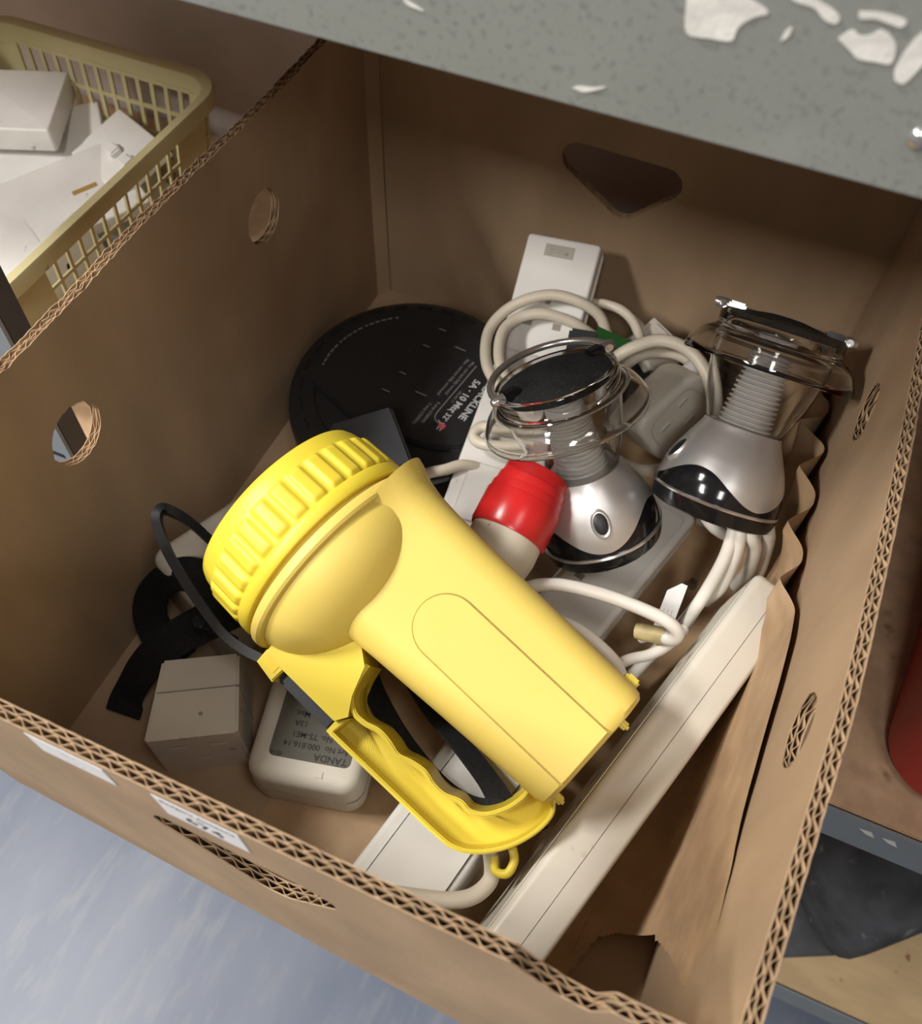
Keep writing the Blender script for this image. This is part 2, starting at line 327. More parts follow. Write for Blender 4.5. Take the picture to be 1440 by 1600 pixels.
def panel(name, length, holes, top, place, parent, seed, inner_first=True, rough=1.0, s0=0.0):
    """a double-wall corrugated panel; place(s, off, z) -> world point"""
    ds = 0.0011; n = int(length / ds); pitch = 0.0074
    def interval(s):
        for f, c, zc in holes:
            r = f(s)
            if r: return r, zc
        return None, None
    def column(vs, fs, s_a, s_b, oa0, oa1, ob0, ob1, lay):
        def zt_(s): return top(s) + rough * 0.0009 * (noise.noise(Vector((s * 260, lay * 7.1 + seed, 0.3))) + 0.7 * noise.noise(Vector((s * 70, lay * 3.3, seed))))
        ia, za = interval(s_a); ib, zb = interval(s_b)
        spans = []
        if ia or ib:
            ia = ia or (zb, zb); ib = ib or (za, za)
            if (ia[1] - ia[0]) + (ib[1] - ib[0]) > 0:
                j = 0.0007 * noise.noise(Vector((s_a * 330, lay * 5.0, seed + 2)))
                spans = [((0, ia[0] + j), (0, ib[0] + j)), ((ia[1] + j, zt_(s_a)), (ib[1] + j, zt_(s_b)))]
        if not spans: spans = [((0, zt_(s_a)), (0, zt_(s_b)))]
        for (a0, a1), (b0, b1) in spans:
            k = len(vs)
            cuts = 3 if a1 - a0 > 0.1 else 1
            for c in range(cuts + 1):
                q = c / cuts; zA = a0 + (a1 - a0) * q; zB = b0 + (b1 - b0) * q
                vs += [place(s_a, oa0, zA), place(s_b, ob0, zB), place(s_b, ob1, zB), place(s_a, oa1, zA)]
            for c in range(cuts):
                e = k + 4 * c; fs += [(e, e + 1, e + 5, e + 4), (e + 2, e + 3, e + 7, e + 6)]
            e = k + 4 * cuts; fs += [(e, e + 1, e + 2, e + 3), (k + 3, k + 2, k + 1, k)]
    vs, fs = [], []
    for lay, (o0, o1) in enumerate(((0, 0.0005), (0.0026, 0.0030), (TH - 0.0005, TH))):
        for i in range(n):
            a, b = s0 + i * ds, s0 + (i + 1) * ds; column(vs, fs, a, b, o0, o1, o0, o1, lay)
    p = link(name, raw(vs, fs), 'kraft', parent, smooth=None)
    vs, fs = [], []
    for lay, (c0, amp) in enumerate(((0.00155, 0.00095), (0.00435, 0.00125))):
        def off(s): return c0 + amp * math.sin(2 * PI * s / pitch + lay + 0.6 * noise.noise(Vector((s * 40, lay, seed)))) * (0.85 + 0.3 * noise.noise(Vector((s * 90, seed, lay))))
        for i in range(n):
            a, b = s0 + i * ds, s0 + (i + 1) * ds; column(vs, fs, a, b, off(a) - 0.00017, off(a) + 0.00017, off(b) - 0.00017, off(b) + 0.00017, 5 + lay)
    link('corrugation', raw(vs, fs), 'flute', p, smooth=None)
    return p
cbox = thing('cardboard_box', 'open brown corrugated cardboard box with round and triangular hand holes', 'box')
def top_l(s): return H + 0.001 * math.sin(s * 30)
def top_f(s):
    z = H
    if s > 0.306:
        u = min(1, (s - 0.306) / 0.03); z -= 0.019 * math.sin(min(1, u) * PI / 2)
        if s > 0.336: z += 0.0165 * min(1, (s - 0.336) / 0.004)
    return z
def pl_left(s, o, z): return (-o - 0.0015 * math.sin(PI * s / D) * z / H, s + (1 - z / H) * 0.0125 * (1 - s / D), z)
def pl_right(s, o, z):
    u = s / D; return (W + o + (z / H) ** 1.5 * (0.0055 * math.sin(PI * u) ** 1.2 - 0.006 * max(0, 0.25 - u) / 0.25), s, z)
def pl_back(s, o, z): return (s, D + o, z)
def pl_front(s, o, z):
    k = (1 - z / H); return (s, -o + k * (0.010 - 0.034 * max(0, s)) , z)
panel('panel', D, [round_hole(0.147, 0.183), round_hole(0.345, 0.185)], top_l, pl_left, cbox, 1.0, rough=1.3)['label'] = 'side panel with two round holes, in shade'
panel('panel', D, [round_hole(0.132, 0.205, 0.017), round_hole(0.339, 0.189, 0.017)], lambda s: H, pl_right, cbox, 2.0)['label'] = 'side panel beside the bare paper liner'
panel('panel', W + 2 * TH, [tri_hole(0.1935, 0.179)], lambda s: H, pl_back, cbox, 3.0, s0=-TH)['label'] = 'end panel under the overhanging shelf'
pf = panel('panel', W + 2 * TH, [tri_hole(0.196, 0.186, 0.042, 0.014, 0.044)], top_f, pl_front, cbox, 4.0, s0=-TH); pf['label'] = 'end panel with two paper stickers and a notched rim'
link('bottom', box(-TH, W + TH, 0.011, D + TH, -0.006, 0.0), 'kraft', cbox)
cf = tube([(0.004, D - 0.006, 0.0), (0.0035, D - 0.007, 0.12), (0.003, D - 0.004, 0.25)], 0, sub=3, flat=(0.012, 0.0008), up=(0.7, -0.7, 0))
link('corner_flap', cf, 'kraft', cbox)
# dents in the bottom: vent holes in the liner are below
def sticker(x0, x1, z0, z1, label, lines):
    ym = lambda x, z: pl_front(x, TH, z)[1]
    mid = Vector(((x0 + x1) / 2, ym((x0 + x1) / 2, (z0 + z1) / 2) - 0.00025, (z0 + z1) / 2))
    vd = Vector((0, ym(0.19, z1) - ym(0.19, z0), z1 - z0)); mw = frame(mid, x=(1, 0, 0), y=vd)
    st = link('sticker', box(-(x1 - x0) / 2, (x1 - x0) / 2, -(z1 - z0) / 2, (z1 - z0) / 2, -0.00008, 0.00008), 'label', None, mw)
    st.parent = cbox; st['label'] = label
    for body, size, y, m, b in lines: text('lettering', body, size, m, st, tr(0, y, 0.0001), 'CENTER', b)
sticker(0.1708, 0.2062, 0.2215, 0.2465, 'white lot sticker above the hand hole', [('Badgers Auctions', 0.0044, 0.0066, 'ink', 0.00004), ('Lot', 0.0026, 0.0022, 'inkg', 0), ('674', 0.0110, -0.0085, 'ink', 0.0002)])
sticker(0.1168, 0.1505, 0.2275, 0.2470, 'mostly blank white sticker by the corner', [('~ \u00b7', 0.006, 0.002, 'inkg', 0), ('- \u2013 -', 0.005, -0.006, 'inkg', 0)])

# kraft paper liner: flat on the bottom, curving up the right side
prof = [(0.14, 0.0012), (0.20, 0.0014), (0.26, 0.0014), (0.31, 0.0018), (0.345, 0.006), (0.3635, 0.018), (0.3745, 0.042), (0.3795, 0.08), (0.3815, 0.12), (0.3820, 0.165)]
PR = catmull([(x, 0, z) for x, z in prof], 8)
def liner_pt(s, y):
    i = min(int(s), len(PR) - 2); q = s - i; p = PR[i].lerp(PR[i + 1], q)
    n1 = noise.noise(Vector((p.x * 30, y * 30, 2.0))); n2 = noise.noise(Vector((p.x * 70, y * 55, 5.0)))
    x, z = p.x, p.z
    hgt = max(0, min(1, z / 0.09))
    x -= 0.0022 * max(0, n1) * min(1, z / 0.02 + 0.1) * (1 - hgt * 0.6); z += (0.0022 * max(0, n2) + 0.0015 * abs(n1)) * min(1, max(0, (p.x - 0.315) / 0.03)) - 0.0006 * max(0, min(1, (0.31 - p.x) / 0.02))
    g = max(0, 1 - ((y - 0.265) / 0.075) ** 2); x += (0.3822 - x) * 0.85 * g * min(1, max(0, z - 0.004) / 0.012)
    for fy, fa, fw in ((0.2420, 0.0105, 0.024), (0.2920, 0.0120, 0.022), (0.3400, 0.013, 0.022), (0.3900, 0.0200, 0.026), (0.4450, 0.016, 0.024)):
        u = abs(y - fy) / fw
        if u < 1: x -= fa * (1 - u) ** 2 * (1 + 1.1 * u) * min(1, z / 0.125) ** (1.3 + 3 * g)
    return (x, y, z)
def liner():
    nS = (len(PR) - 1) * 2; nY = 300; y1 = 0.495
    vs, fs = [], []; idx = {}
    holes = [(0.345, 0.1185, 0.0058), (0.3515, 0.163, 0.004), (0.331, 0.292, 0.0055), (0.3385, 0.312, 0.005)]
    def y0(s):
        p = PR[min(int(s), len(PR) - 1)]; u = p.x; z = p.z
        if u < 0.325: return 0.025
        if z < 0.10:
            e = 0.069 - 0.012 * max(0, (0.352 - u) / 0.027); 
            if u < 0.338: e = 0.034 + (u - 0.325) / 0.013 * 0.026
            if z > 0.03: e = 0.066 - 0.036 * (z - 0.03) / 0.07
            return e
        return 0.030 + 0.10 * max(0, z - 0.148) / 0.017 * 0.35
    smax = nS / 2
    def s_top(y):
        # height of the free edge falls towards the back
        lim = 0.158 if y < 0.2 else 0.158 - 0.23 * (y - 0.2)
        lim += 0.004 * math.sin(y * 40)
        for k in range(len(PR) - 1):
            if PR[k + 1].z > lim and PR[k].z <= lim: return k + (lim - PR[k].z) / (PR[k + 1].z - PR[k].z)
        return len(PR) - 1.001
    for j in range(nY + 1):
        q = j / nY
        for i in range(nS + 1):
            s = i / 2 * 0.9; ya = y0(s); y = ya + (y1 - ya) * q; s2 = i / nS * s_top(y); vs.append(liner_pt(s2, y))
    for j in range(nY):
        for i in range(nS):
            a = j * (nS + 1) + i; q = (a, a + 1, a + nS + 2, a + nS + 1)
            c = sum((Vector(vs[k]) for k in q), Vector()) / 4
            if any((c.x - hx) ** 2 + (c.y - hy) ** 2 < r * r and c.z < 0.03 for hx, hy, r in holes): continue
            fs.append(q)
    me = raw(vs, fs); bm = bmesh.new(); bm.from_mesh(me); bmesh.ops.remove_doubles(bm, verts=bm.verts[:], dist=1e-6)
    bmesh.ops.dissolve_degenerate(bm, edges=bm.edges[:], dist=1e-7); bmesh.ops.recalc_face_normals(bm, faces=bm.faces[:])
    if sum(f.normal.z for f in bm.faces) < 0: bmesh.ops.reverse_faces(bm, faces=bm.faces[:])
    bm.to_mesh(me); bm.free(); return me
tag(link('paper_liner', liner(), 'paper', smooth=60), 'brown kraft paper liner with punched holes curling up the box side', 'paper liner')

# ------------------------------------------------------------------ yellow torch
TA, TB, TN = Vector((0.93252727, -0.30920641, -0.18650545)), Vector((0.35651016, 0.87045044, 0.33943562)), Vector((0.05738808, -0.38302406, 0.921954))
TM = Matrix((TA, TB, TN)).transposed().to_4x4(); TM.translation = Vector((0.3111, 0.1343, 0.1))
torch = thing('yellow_torch', 'large yellow plastic hand torch with ribbed head and loop handle', 'torch', TM)
HC = -0.0245
AX = frame((0, HC, 0), x=(0, 1, 0), z=(1, 0, 0))     # lathe axis z -> torch axis a
def rib(r, z, th):
    t = (z + 0.214) / 0.027
    if 0 < t < 1:
        e = min(1, min(t, 1 - t) / 0.14); e = math.sqrt(max(0, 1 - (1 - e) ** 2)); c = 0.5 + 0.5 * math.cos(30 * th); k = min(1, c / 0.55) ; k = k * k * (3 - 2 * k)
        r += 0.0021 * e * k
    return r, z
bp = [(0.050, -0.222), (0.053, -0.2265), (0.0555, -0.2272), (0.0578, -0.226), (0.0592, -0.222), (0.0600, -0.2165), (0.0604, -0.2145)] + [(0.0604 + 0.0008 * i / 16, -0.214 + 0.027 * i / 16) for i in range(17)] + [(0.0625, -0.1862), (0.0632, -0.1845), (0.0634, -0.1785), (0.0626, -0.1772), (0.058, -0.177), (0.055, -0.18), (0.050, -0.215)]
bzm = lathe(bp, 360, rib, closed=True)
for v in bzm.vertices: v.co.z = -0.177 + (v.co.z + 0.177) * 0.84
link('bezel', bzm, 'yellow2', torch, AX, smooth=50)
link('lens', lathe([(0, -0.2145), (0.03, -0.214), (0.0515, -0.2125), (0.0515, -0.2095), (0, -0.2115)], 64), 'clear', torch, AX)
link('reflector', lathe([(0.050, -0.208), (0.040, -0.196), (0.025, -0.184), (0.008, -0.178), (0, -0.178)], 48), 'chrome', torch, AX)
# body: flange + bowl + block
bowl = lathe([(0.0575, -0.181), (0.0575, -0.1745), (0.0632, -0.1738), (0.0640, -0.1725), (0.0640, -0.1690), (0.0630, -0.1675), (0.0605, -0.1670)] + [(0.0600 * math.cos(PI / 2 * i / 14), -0.1668 + 0.042 * math.sin(PI / 2 * i / 14)) for i in range(15)], 96)
bowl.transform(AX)
def block():
    secs = [(-0.170, -0.060, 0.0465, 0.050, 0.020), (-0.1665, -0.058, 0.0455, 0.0475, 0.020), (-0.160, -0.0555, 0.0425, 0.0435, 0.020), (-0.150, -0.052, 0.0405, 0.0400, 0.020), (-0.135, -0.0495, 0.0392, 0.0376, 0.019), (-0.115, -0.0480, 0.0382, 0.0362, 0.018),
            (-0.07, -0.0455, 0.0368, 0.0350, 0.017), (-0.02, -0.0430, 0.0352, 0.0338, 0.016), (-0.006, -0.0424, 0.0347, 0.0334, 0.015), (-0.0015, -0.0415, 0.0338, 0.0326, 0.015), (0.0008, -0.0395, 0.0318, 0.0306, 0.015), (0.0014, -0.036, 0.0285, 0.0270, 0.015)]
    vs, fs = [], []
    for a, b0, b1, n, r in secs:
        for b, nn in rrect(b0, b1, -n, n, r, 8): vs.append((a, b, nn))
    m = 36
    for j in range(len(secs) - 1):
        for i in range(m): fs.append((j * m + i, j * m + (i + 1) % m, (j + 1) * m + (i + 1) % m, (j + 1) * m + i))
    fs.append(tuple(range(m))[::-1]); fs.append(tuple(range((len(secs) - 1) * m, len(secs) * m)))
    me = raw(vs, fs); bm = bmesh.new(); bm.from_mesh(me); bpy.data.meshes.remove(me); return bm_mesh(bm)
tb = link('body', merge([bowl, block()]), 'yellow', torch, smooth=32)
# raised stadium on the near face (open towards the tail)
def stadium(a0, a1, b0, b1):
    r = (b1 - b0) / 2; c = (b0 + b1) / 2; P = [(a1, b0), (a1, b1)]
    for i in range(17): t = PI / 2 + PI * i / 16; P.append((a0 + r + r * 1.0 * math.cos(t), c + r * math.sin(t)))
    return P
st_ = prism(stadium(-0.114, -0.0005, -0.0245, 0.0115), -0.0004, 0.0017, 0.0011, 3)
st_.transform(frame((0, -0.0035, 0.0), x=(1, 0, -0.0), y=(0, 1, 0)))
for v in st_.vertices: v.co.z += 0.0362 - 0.0004 - (v.co.x + 0.115) * 0.0263
link('embossed_panel', st_, 'yellow', tb, smooth=60)
# handle: web plate, outer rail, wavy inner rail, nose
outer = [(-0.160, -0.0880), (-0.146, -0.0928), (-0.106, -0.0925), (-0.065, -0.0915), (-0.030, -0.0905), (-0.018, -0.0885), (-0.008, -0.0815), (0.001, -0.069), (0.006, -0.055), (0.0065, -0.043), (0.002, -0.036)]
inner = [(-0.1165, -0.0535), (-0.1145, -0.063), (-0.111, -0.0715), (-0.104, -0.0765), (-0.096, -0.0765), (-0.088, -0.0742), (-0.080, -0.0746), (-0.072, -0.0762), (-0.064, -0.0738), (-0.056, -0.0725), (-0.048, -0.0742), (-0.040, -0.0738), (-0.032, -0.0705), (-0.025, -0.0705), (-0.018, -0.066), (-0.0125, -0.057), (-0.010, -0.048), (-0.010, -0.040)]
def rail(path, th, n0, n1, sub=6):
    L = catmull([(a, b, 0) for a, b in path], sub); Lo, Ro = [], []
    for i, p in enumerate(L):
        t = (L[min(i + 1, len(L) - 1)] - L[max(0, i - 1)]).normalized(); nn = Vector((-t.y, t.x, 0)); Lo.append(p + nn * th / 2); Ro.append(p - nn * th / 2)
    vs, fs = [], []
    for i in range(len(L)):
        vs += [(*Lo[i].xy, n0), (*Ro[i].xy, n0), (*Ro[i].xy, n1), (*Lo[i].xy, n1)]
    for i in range(len(L) - 1):
        for k in range(4): fs.append((i * 4 + k, i * 4 + (k + 1) % 4, i * 4 + 4 + (k + 1) % 4, i * 4 + 4 + k))
    fs += [(3, 2, 1, 0), tuple(range(4 * len(L) - 4, 4 * len(L)))]
    me = raw(vs, fs); bm = bmesh.new(); bm.from_mesh(me); bmesh.ops.recalc_face_normals(bm, faces=bm.faces[:])
    ed = [e for e in bm.edges if abs((e.verts[0].co - e.verts[1].co).z) < 1e-9 and (e.calc_face_angle(0) or 0) > 1.2]
    bmesh.ops.bevel(bm, geom=ed, offset=th * 0.3, segments=2, affect='EDGES', clamp_overlap=True)
    bpy.data.meshes.remove(me); return bm_mesh(bm)
oc = catmull([(a, b, 0) for a, b in outer], 6); ic = catmull([(a, b, 0) for a, b in inner], 6)
def web():
    vs, fs = [], []; m = 90
    def samp(L, q):
        x = q * (len(L) - 1); i = min(int(x), len(L) - 2); return L[i].lerp(L[i + 1], x - i)
    o2 = catmull([(a, b, 0) for a, b in outer[2:]], 6)
    for i in range(m + 1):
        q = i / m; p = samp(o2, q); r = samp(ic, q)
        for n in (-0.010, -0.002): vs += [(p.x, p.y, n), (r.x, r.y, n)]
    for i in range(m):
        e = 4 * i; fs += [(e, e + 4, e + 5, e + 1), (e + 3, e + 7, e + 6, e + 2)]
    fs += [(0, 1, 3, 2), (4 * m, 4 * m + 2, 4 * m + 3, 4 * m + 1)]
    me = raw(vs, fs); bm = bmesh.new(); bm.from_mesh(me); bpy.data.meshes.remove(me); return bm_mesh(bm)
nose = prism([(-0.1625, -0.070), (-0.1615, -0.0865), (-0.150, -0.0868), (-0.1085, -0.0865), (-0.1045, -0.080), (-0.1105, -0.071), (-0.1165, -0.055), (-0.130, -0.045), (-0.160, -0.050)], -0.030, 0.0165, 0.0)
hd = link('handle', nose, 'yellow2', torch, smooth=20)
link('handle_web', web(), 'yellow2', hd, smooth=None)
link('outer_rail', rail(outer[2:], 0.0024, -0.0135, 0.0150), 'yellow2', hd)
link('inner_rail', rail(inner, 0.0028, -0.028, 0.0145), 'yellow2', hd)
link('end_web', prism([(-0.1085, -0.0868), (-0.1085, -0.0937), (-0.1055, -0.0937), (-0.1035, -0.0800)], -0.0135, 0.0135, 0.0006), 'yellow2', hd)
clip_ = prism([(-0.1625, -0.0850), (-0.1620, -0.0935), (-0.1480, -0.0955), (-0.1475, -0.0850)], -0.0155, 0.0155, 0.0008)
link('nose_clip', clip_, 'yellow2', hd)
link('nose_recess', box(-0.1590, -0.1508, -0.0915, -0.0868, 0.0150, 0.0158), mat('yellow_shade_recess', (0.80, 0.56, 0.03), 0.5), hd)
sw = link('slide_switch', box(-0.1478, -0.1085, -0.0935, -0.0850, -0.011, 0.011, 0.0015), 'rubber', torch)
# tail pegs
for a, b, sx, sy in ((-0.008, 0.036, 0.0042, 0.0030), (0.0030, 0.0165, 0.0040, 0.0022), (0.0035, -0.0345, 0.0040, 0.0022)):
    link('peg', box(a - sx, a + sx, b - sy, b + sy, -0.002, 0.0135, 0.0012), 'yellow2', torch)
lp = catmull([(0.004, -0.070, 0.0), (0.009, -0.074, 0.001), (0.0105, -0.081, 0.002), (0.0055, -0.0845, 0.001), (0.000, -0.0800, 0.0)], 6)
link('strap_eye', tube(lp, 0.0024, 10, sub=0), 'yellow2', torch)
# black hinged hoop in front of the head
bl = [(-0.2450, -0.0700, -0.030), (-0.2551, -0.0690, -0.016), (-0.2640, -0.0700, -0.006), (-0.2700, -0.0735, 0.0), (-0.2662, -0.0800, 0.002), (-0.2498, -0.0880, 0.0), (-0.2296, -0.0930, 0.0), (-0.2093, -0.0965, 0.0), (-0.1906, -0.0985, 0.0), (-0.1747, -0.0965, 0.0), (-0.1560, -0.0905, 0.0)]
link('hinged_stand', tube(bl, 0, sub=8, flat=(0.0052, 0.0075), up=(0.0, 0.15, 1)), 'black', torch, smooth=60)
link('hinge_lug', moved(merge([lathe([(0, -0.008), (0.004, -0.008), (0.004, 0.008), (0, 0.008)], 20), box(-0.004, 0.022, -0.002, 0.002, -0.006, 0.006, 0.001)]), tr(-0.207, -0.1035, -0.010) @ Matrix.Rotation(0.25, 4, 'Z')), 'soft', torch)

# carrying strap of the torch: webbing, one thing
strap = thing('carry_strap', 'black woven webbing strap trailing from the yellow torch', 'strap', tr(0.05, 0.12, 0.0))
def band(name, pts, wdt, ups, parent, off=(0.05, 0.12, 0.0), m='web', th=0.0015):
    L = [Vector(p) - Vector(off) for p in pts]
    us = []
    for i in range((len(pts) - 1) * 8 + 1):
        q = i / 8; k = min(int(q), len(ups) - 2); us.append(Vector(ups[k]).lerp(Vector(ups[k + 1]), q - k))
    return link(name, tube(L, 0, sub=8, flat=(wdt, th), up=us), m, parent, smooth=60)
UP = [(0.15, -0.35, 0.9)]
band('webbing', [(0.0640, 0.1420, 0.0665), (0.0500, 0.1480, 0.0660), (0.0350, 0.1470, 0.0630), (0.0215, 0.1410, 0.0520), (0.0135, 0.1320, 0.0360), (0.0150, 0.1240, 0.0220), (0.026, 0.1180, 0.012), (0.042, 0.112, 0.006)], 0.024, [(0, 0, 1), (0, 0, 1), (.0, -.1, 1), (-.1, -.3, .9), (.1, -.6, .8), (.15, -.6, .7), (.1, -.3, 1), (0, 0, 1)], strap)
band('webbing', [(0.0800, 0.1400, 0.0650), (0.0660, 0.1235, 0.0620), (0.0540, 0.1095, 0.0570), (0.0430, 0.0965, 0.0470), (0.0330, 0.0850, 0.0290), (0.0265, 0.0760, 0.0110), (0.0270, 0.0660, 0.004)], 0.024, [(0.1, -.4, .9), (0.05, -.35, .9), (0, -.3, 1), (0, -.3, .9), (0, -.3, .9), (0, -.2, .95), (0, 0, 1)], strap)
band('webbing', [(0.168, 0.160, 0.066), (0.190, 0.148, 0.060), (0.215, 0.132, 0.056), (0.243, 0.117, 0.058), (0.264, 0.104, 0.062), (0.276, 0.094, 0.066)], 0.014, [(0.3, .6, .6), (0.3, .5, .7), (0.2, .5, .8), (.2, .4, .8), (.2, .3, .9), (0, 0, 1)], strap)
band('webbing', [(0.160, 0.155, 0.060), (0.175, 0.133, 0.055), (0.197, 0.115, 0.052), (0.220, 0.101, 0.052), (0.243, 0.090, 0.056), (0.262, 0.086, 0.063), (0.278, 0.090, 0.068)], 0.013, [(-.2, -.4, .9), (-.2, -.4, .9), (-.2, -.4, .9), (-.1, -.4, .9), (0, -.3, .9), (0, -.1, 1), (0, 0, 1)], strap)
band('webbing', [(0.276, 0.072, 0.066), (0.283, 0.077, 0.067), (0.292, 0.086, 0.066), (0.300, 0.096, 0.062)], 0.009, [(0, 0, 1)] * 4, strap)

# ------------------------------------------------------------------ camping lanterns
def lantern(mw, label, btn, bail_tilt, phase, group):
    t = thing('camping_lantern', label, 'lantern', mw, group)
    link('foot', lathe([(0, 0), (0.0355, 0), (0.0380, 0.0012), (0.0392, 0.0045), (0.0398, 0.0098), (0.0388, 0.0100), (0, 0.0100)], 72), 'gloss', t)
    link('trim_ring', lathe([(0.038, 0.0098), (0.0402, 0.0099), (0.0405, 0.0108), (0.0400, 0.0118), (0.038, 0.0118)], 72), 'chrome', t)
    pr = [(0.0397, 0.0115), (0.0396, 0.016), (0.0390, 0.021), (0.0379, 0.026), (0.0362, 0.031), (0.0338, 0.037), (0.0308, 0.043), (0.0276, 0.049), (0.0252, 0.0535), (0.0240, 0.0570)]
    def rz(z):
        for (r0, z0), (r1, z1) in zip(pr, pr[1:]):
            if z <= z1: return r0 + (r1 - r0) * (z - z0) / (z1 - z0)
        return pr[-1][0]
    def shell(lo, hi, d):
        vs, fs = [], []; n, k = 96, 14
        for j in range(k + 1):
            for i in range(n):
                th = 2 * PI * i / n; a, b = lo(th), hi(th); z = a + (b - a) * j / k; r = rz(z) + d; vs.append((r * math.cos(th), r * math.sin(th), z))
        for j in range(k):
            for i in range(n): fs.append((j * n + i, j * n + (i + 1) % n, (j + 1) * n + (i + 1) % n, (j + 1) * n + i))
        return raw(vs, fs)
    wave = lambda th: 0.0225 - 0.0078 * math.cos(3 * (th - phase))
    link('skirt', shell(lambda th: 0.0113, lambda th: wave(th) + 0.0006, -0.0006), 'gloss', t, smooth=60)
    link('shell', shell(wave, lambda th: 0.0570, 0.0), 'silver', t, smooth=60)
    link('shell_edge', merge([shell(lambda th: wave(th) - 0.0004, lambda th: wave(th) + 0.0002, -0.0002)]), 'chrome', t, smooth=60)
    bz = 0.0335; n_ = Vector((math.cos(btn), math.sin(btn), 0.5)).normalized()
    bm_ = frame(Vector((math.cos(btn) * (rz(bz) - 0.0006), math.sin(btn) * (rz(bz) - 0.0006), bz)), y=(-math.cos(btn) * 0.5, -math.sin(btn) * 0.5, 1), z=n_)
    def oval(r0, prof_): 
        me = lathe(prof_, 32); me.transform(Matrix.Diagonal((0.78, 1.25, 1, 1))); return me
    b = link('button', oval(0, [(0, 0.0018), (0.0035, 0.0016), (0.0056, 0.0008), (0.0060, -0.002)]), 'black', t, bm_)
    link('button_rim', oval(0, [(0.0060, -0.001), (0.0061, 0.0013), (0.0069, 0.0017), (0.0076, 0.0012), (0.0080, -0.001)]), 'silver', b)
    # clear cup with thickness and brim
    cup = [(0.0235, 0.0565), (0.0262, 0.0640), (0.0298, 0.0740), (0.0328, 0.0850), (0.0348, 0.0960), (0.0356, 0.1060), (0.0360, 0.1075), (0.0385, 0.1088), (0.0425, 0.1072), (0.0465, 0.1030), (0.0495, 0.0975), (0.0506, 0.0935),
           (0.0517, 0.0928), (0.0522, 0.0945), (0.0511, 0.0985), (0.0478, 0.1045), (0.0434, 0.1090), (0.0394, 0.1110), (0.0380, 0.1125), (0.0383, 0.1205), (0.0376, 0.1218), (0.0352, 0.1216), (0.0345, 0.1180), (0.0343, 0.1060), (0.0335, 0.0962), (0.0315, 0.0853), (0.0285, 0.0745), (0.0250, 0.0645), (0.0222, 0.0565)]
    link('cup', lathe(cup, 96, closed=True), 'clear', t, smooth=50)
    link('lamp_plate', lathe([(0, 0.0585), (0.012, 0.0583), (0.0215, 0.0572), (0.0238, 0.0565)], 40), 'silver', t)
    rp = [(0.0, 0.056)]
    z = 0.0575
    while z < 0.1035:
        q = 0.0170 - 0.0045 * (z - 0.0575) / 0.046
        rp += [(q - 0.0022, z), (q - 0.0003, z + 0.0006), (q, z + 0.0012), (q - 0.0003, z + 0.0018), (q - 0.0022, z + 0.0024)]; z += 0.0030
    rp += [(0.0095, 0.1045), (0.0, 0.1050)]
    link('ribbed_core', lathe(rp, 48), 'frost', t, smooth=30)
    link('top_disc', lathe([(0, 0.1262), (0.010, 0.1258), (0.020, 0.1243), (0.029, 0.1222), (0.0342, 0.1200), (0.0346, 0.1165), (0.0, 0.1150)], 64), 'soft', t)
    # bail handle between two pivots on the local x axis
    R = 0.0392; P = []
    for i in range(25):
        a = PI * i / 24; P.append((R * math.cos(a), R * math.sin(a) * math.cos(bail_tilt), 0.1232 + R * math.sin(a) * math.sin(bail_tilt)))
    bl_ = link('bail_handle', tube([(R - 0.001, -0.004 * math.cos(bail_tilt), 0.1228)] + P + [(-R + 0.001, -0.004 * math.cos(bail_tilt), 0.1228)], 0.0023, 12, sub=0), 'chrome', t, smooth=60)
    for s in (1, -1):
        link('pivot_cap', moved(lathe([(0, 0.0085), (0.0022, 0.0082), (0.0032, 0.006), (0.0033, 0), (0.0, -0.001)], 20), frame((s * (R - 0.004), 0, 0.1232), x=(0, 1, 0), z=(s, 0, 0))), 'chrome', bl_)
        link('pivot_arm', box(s * 0.0245 if s > 0 else -0.0352, 0.0352 if s > 0 else -0.0245, -0.0042, 0.0042, 0.1195, 0.1262, 0.0012), 'gloss', t)
    return t
L1 = Vector((0.2746, 0.2820, 0.0600)); A1 = Vector((-0.482, 0.2508, 0.8395)).normalized(); L1 += A1 * 0.004
lantern(frame(L1, x=(0.62, 0.76, 0), z=A1), 'upright camping lantern with clear cup leaning behind the red-tipped light', math.radians(-113), 0.10, math.radians(-113), 'camping lanterns')
L2 = Vector((0.3292, 0.3053, 0.0994)); A2 = Vector((0.0115, 0.6787, 0.7343)).normalized(); L2 += Vector((-0.0005, 0.003, 0)) - A2 * 0.002
lantern(frame(L2, x=(1, 0.02, -0.05), z=A2), 'tilted camping lantern with clear cup wedged against the box side', math.radians(200), 0.02, math.radians(184), 'camping lanterns')

# ------------------------------------------------------------------ red-tipped light
rt = thing('red_cap_torch', 'small bone coloured hand light with stepped red plastic head', 'torch', frame((0.2190, 0.2315, 0.0990), x=(1, 0, 0), z=(0.070, 0.94, 0.30)))
link('head', lathe([(0.0185, 0.0475), (0.0190, 0.0485), (0.0205, 0.0485), (0.0208, 0.0478), (0.0212, 0.0405), (0.0221, 0.0402), (0.0224, 0.0395), (0.0226, 0.0340), (0.0234, 0.0337), (0.0236, 0.0330), (0.0238, 0.0282), (0.0245, 0.0279), (0.0247, 0.0272), (0.0248, 0.0060), (0.0240, 0.0040), (0.0, 0.0040)], 64), 'red', rt, smooth=30)
link('lens', lathe([(0, 0.0462), (0.0192, 0.0462), (0.0192, 0.044), (0, 0.044)], 40), 'clear', rt)
link('grip', lathe([(0.0, 0.0050), (0.0226, 0.0050), (0.0228, -0.006), (0.0215, -0.014), (0.0185, -0.023), (0.0170, -0.032), (0.0168, -0.045), (0.0160, -0.047), (0, -0.047)], 48), 'bone', rt)

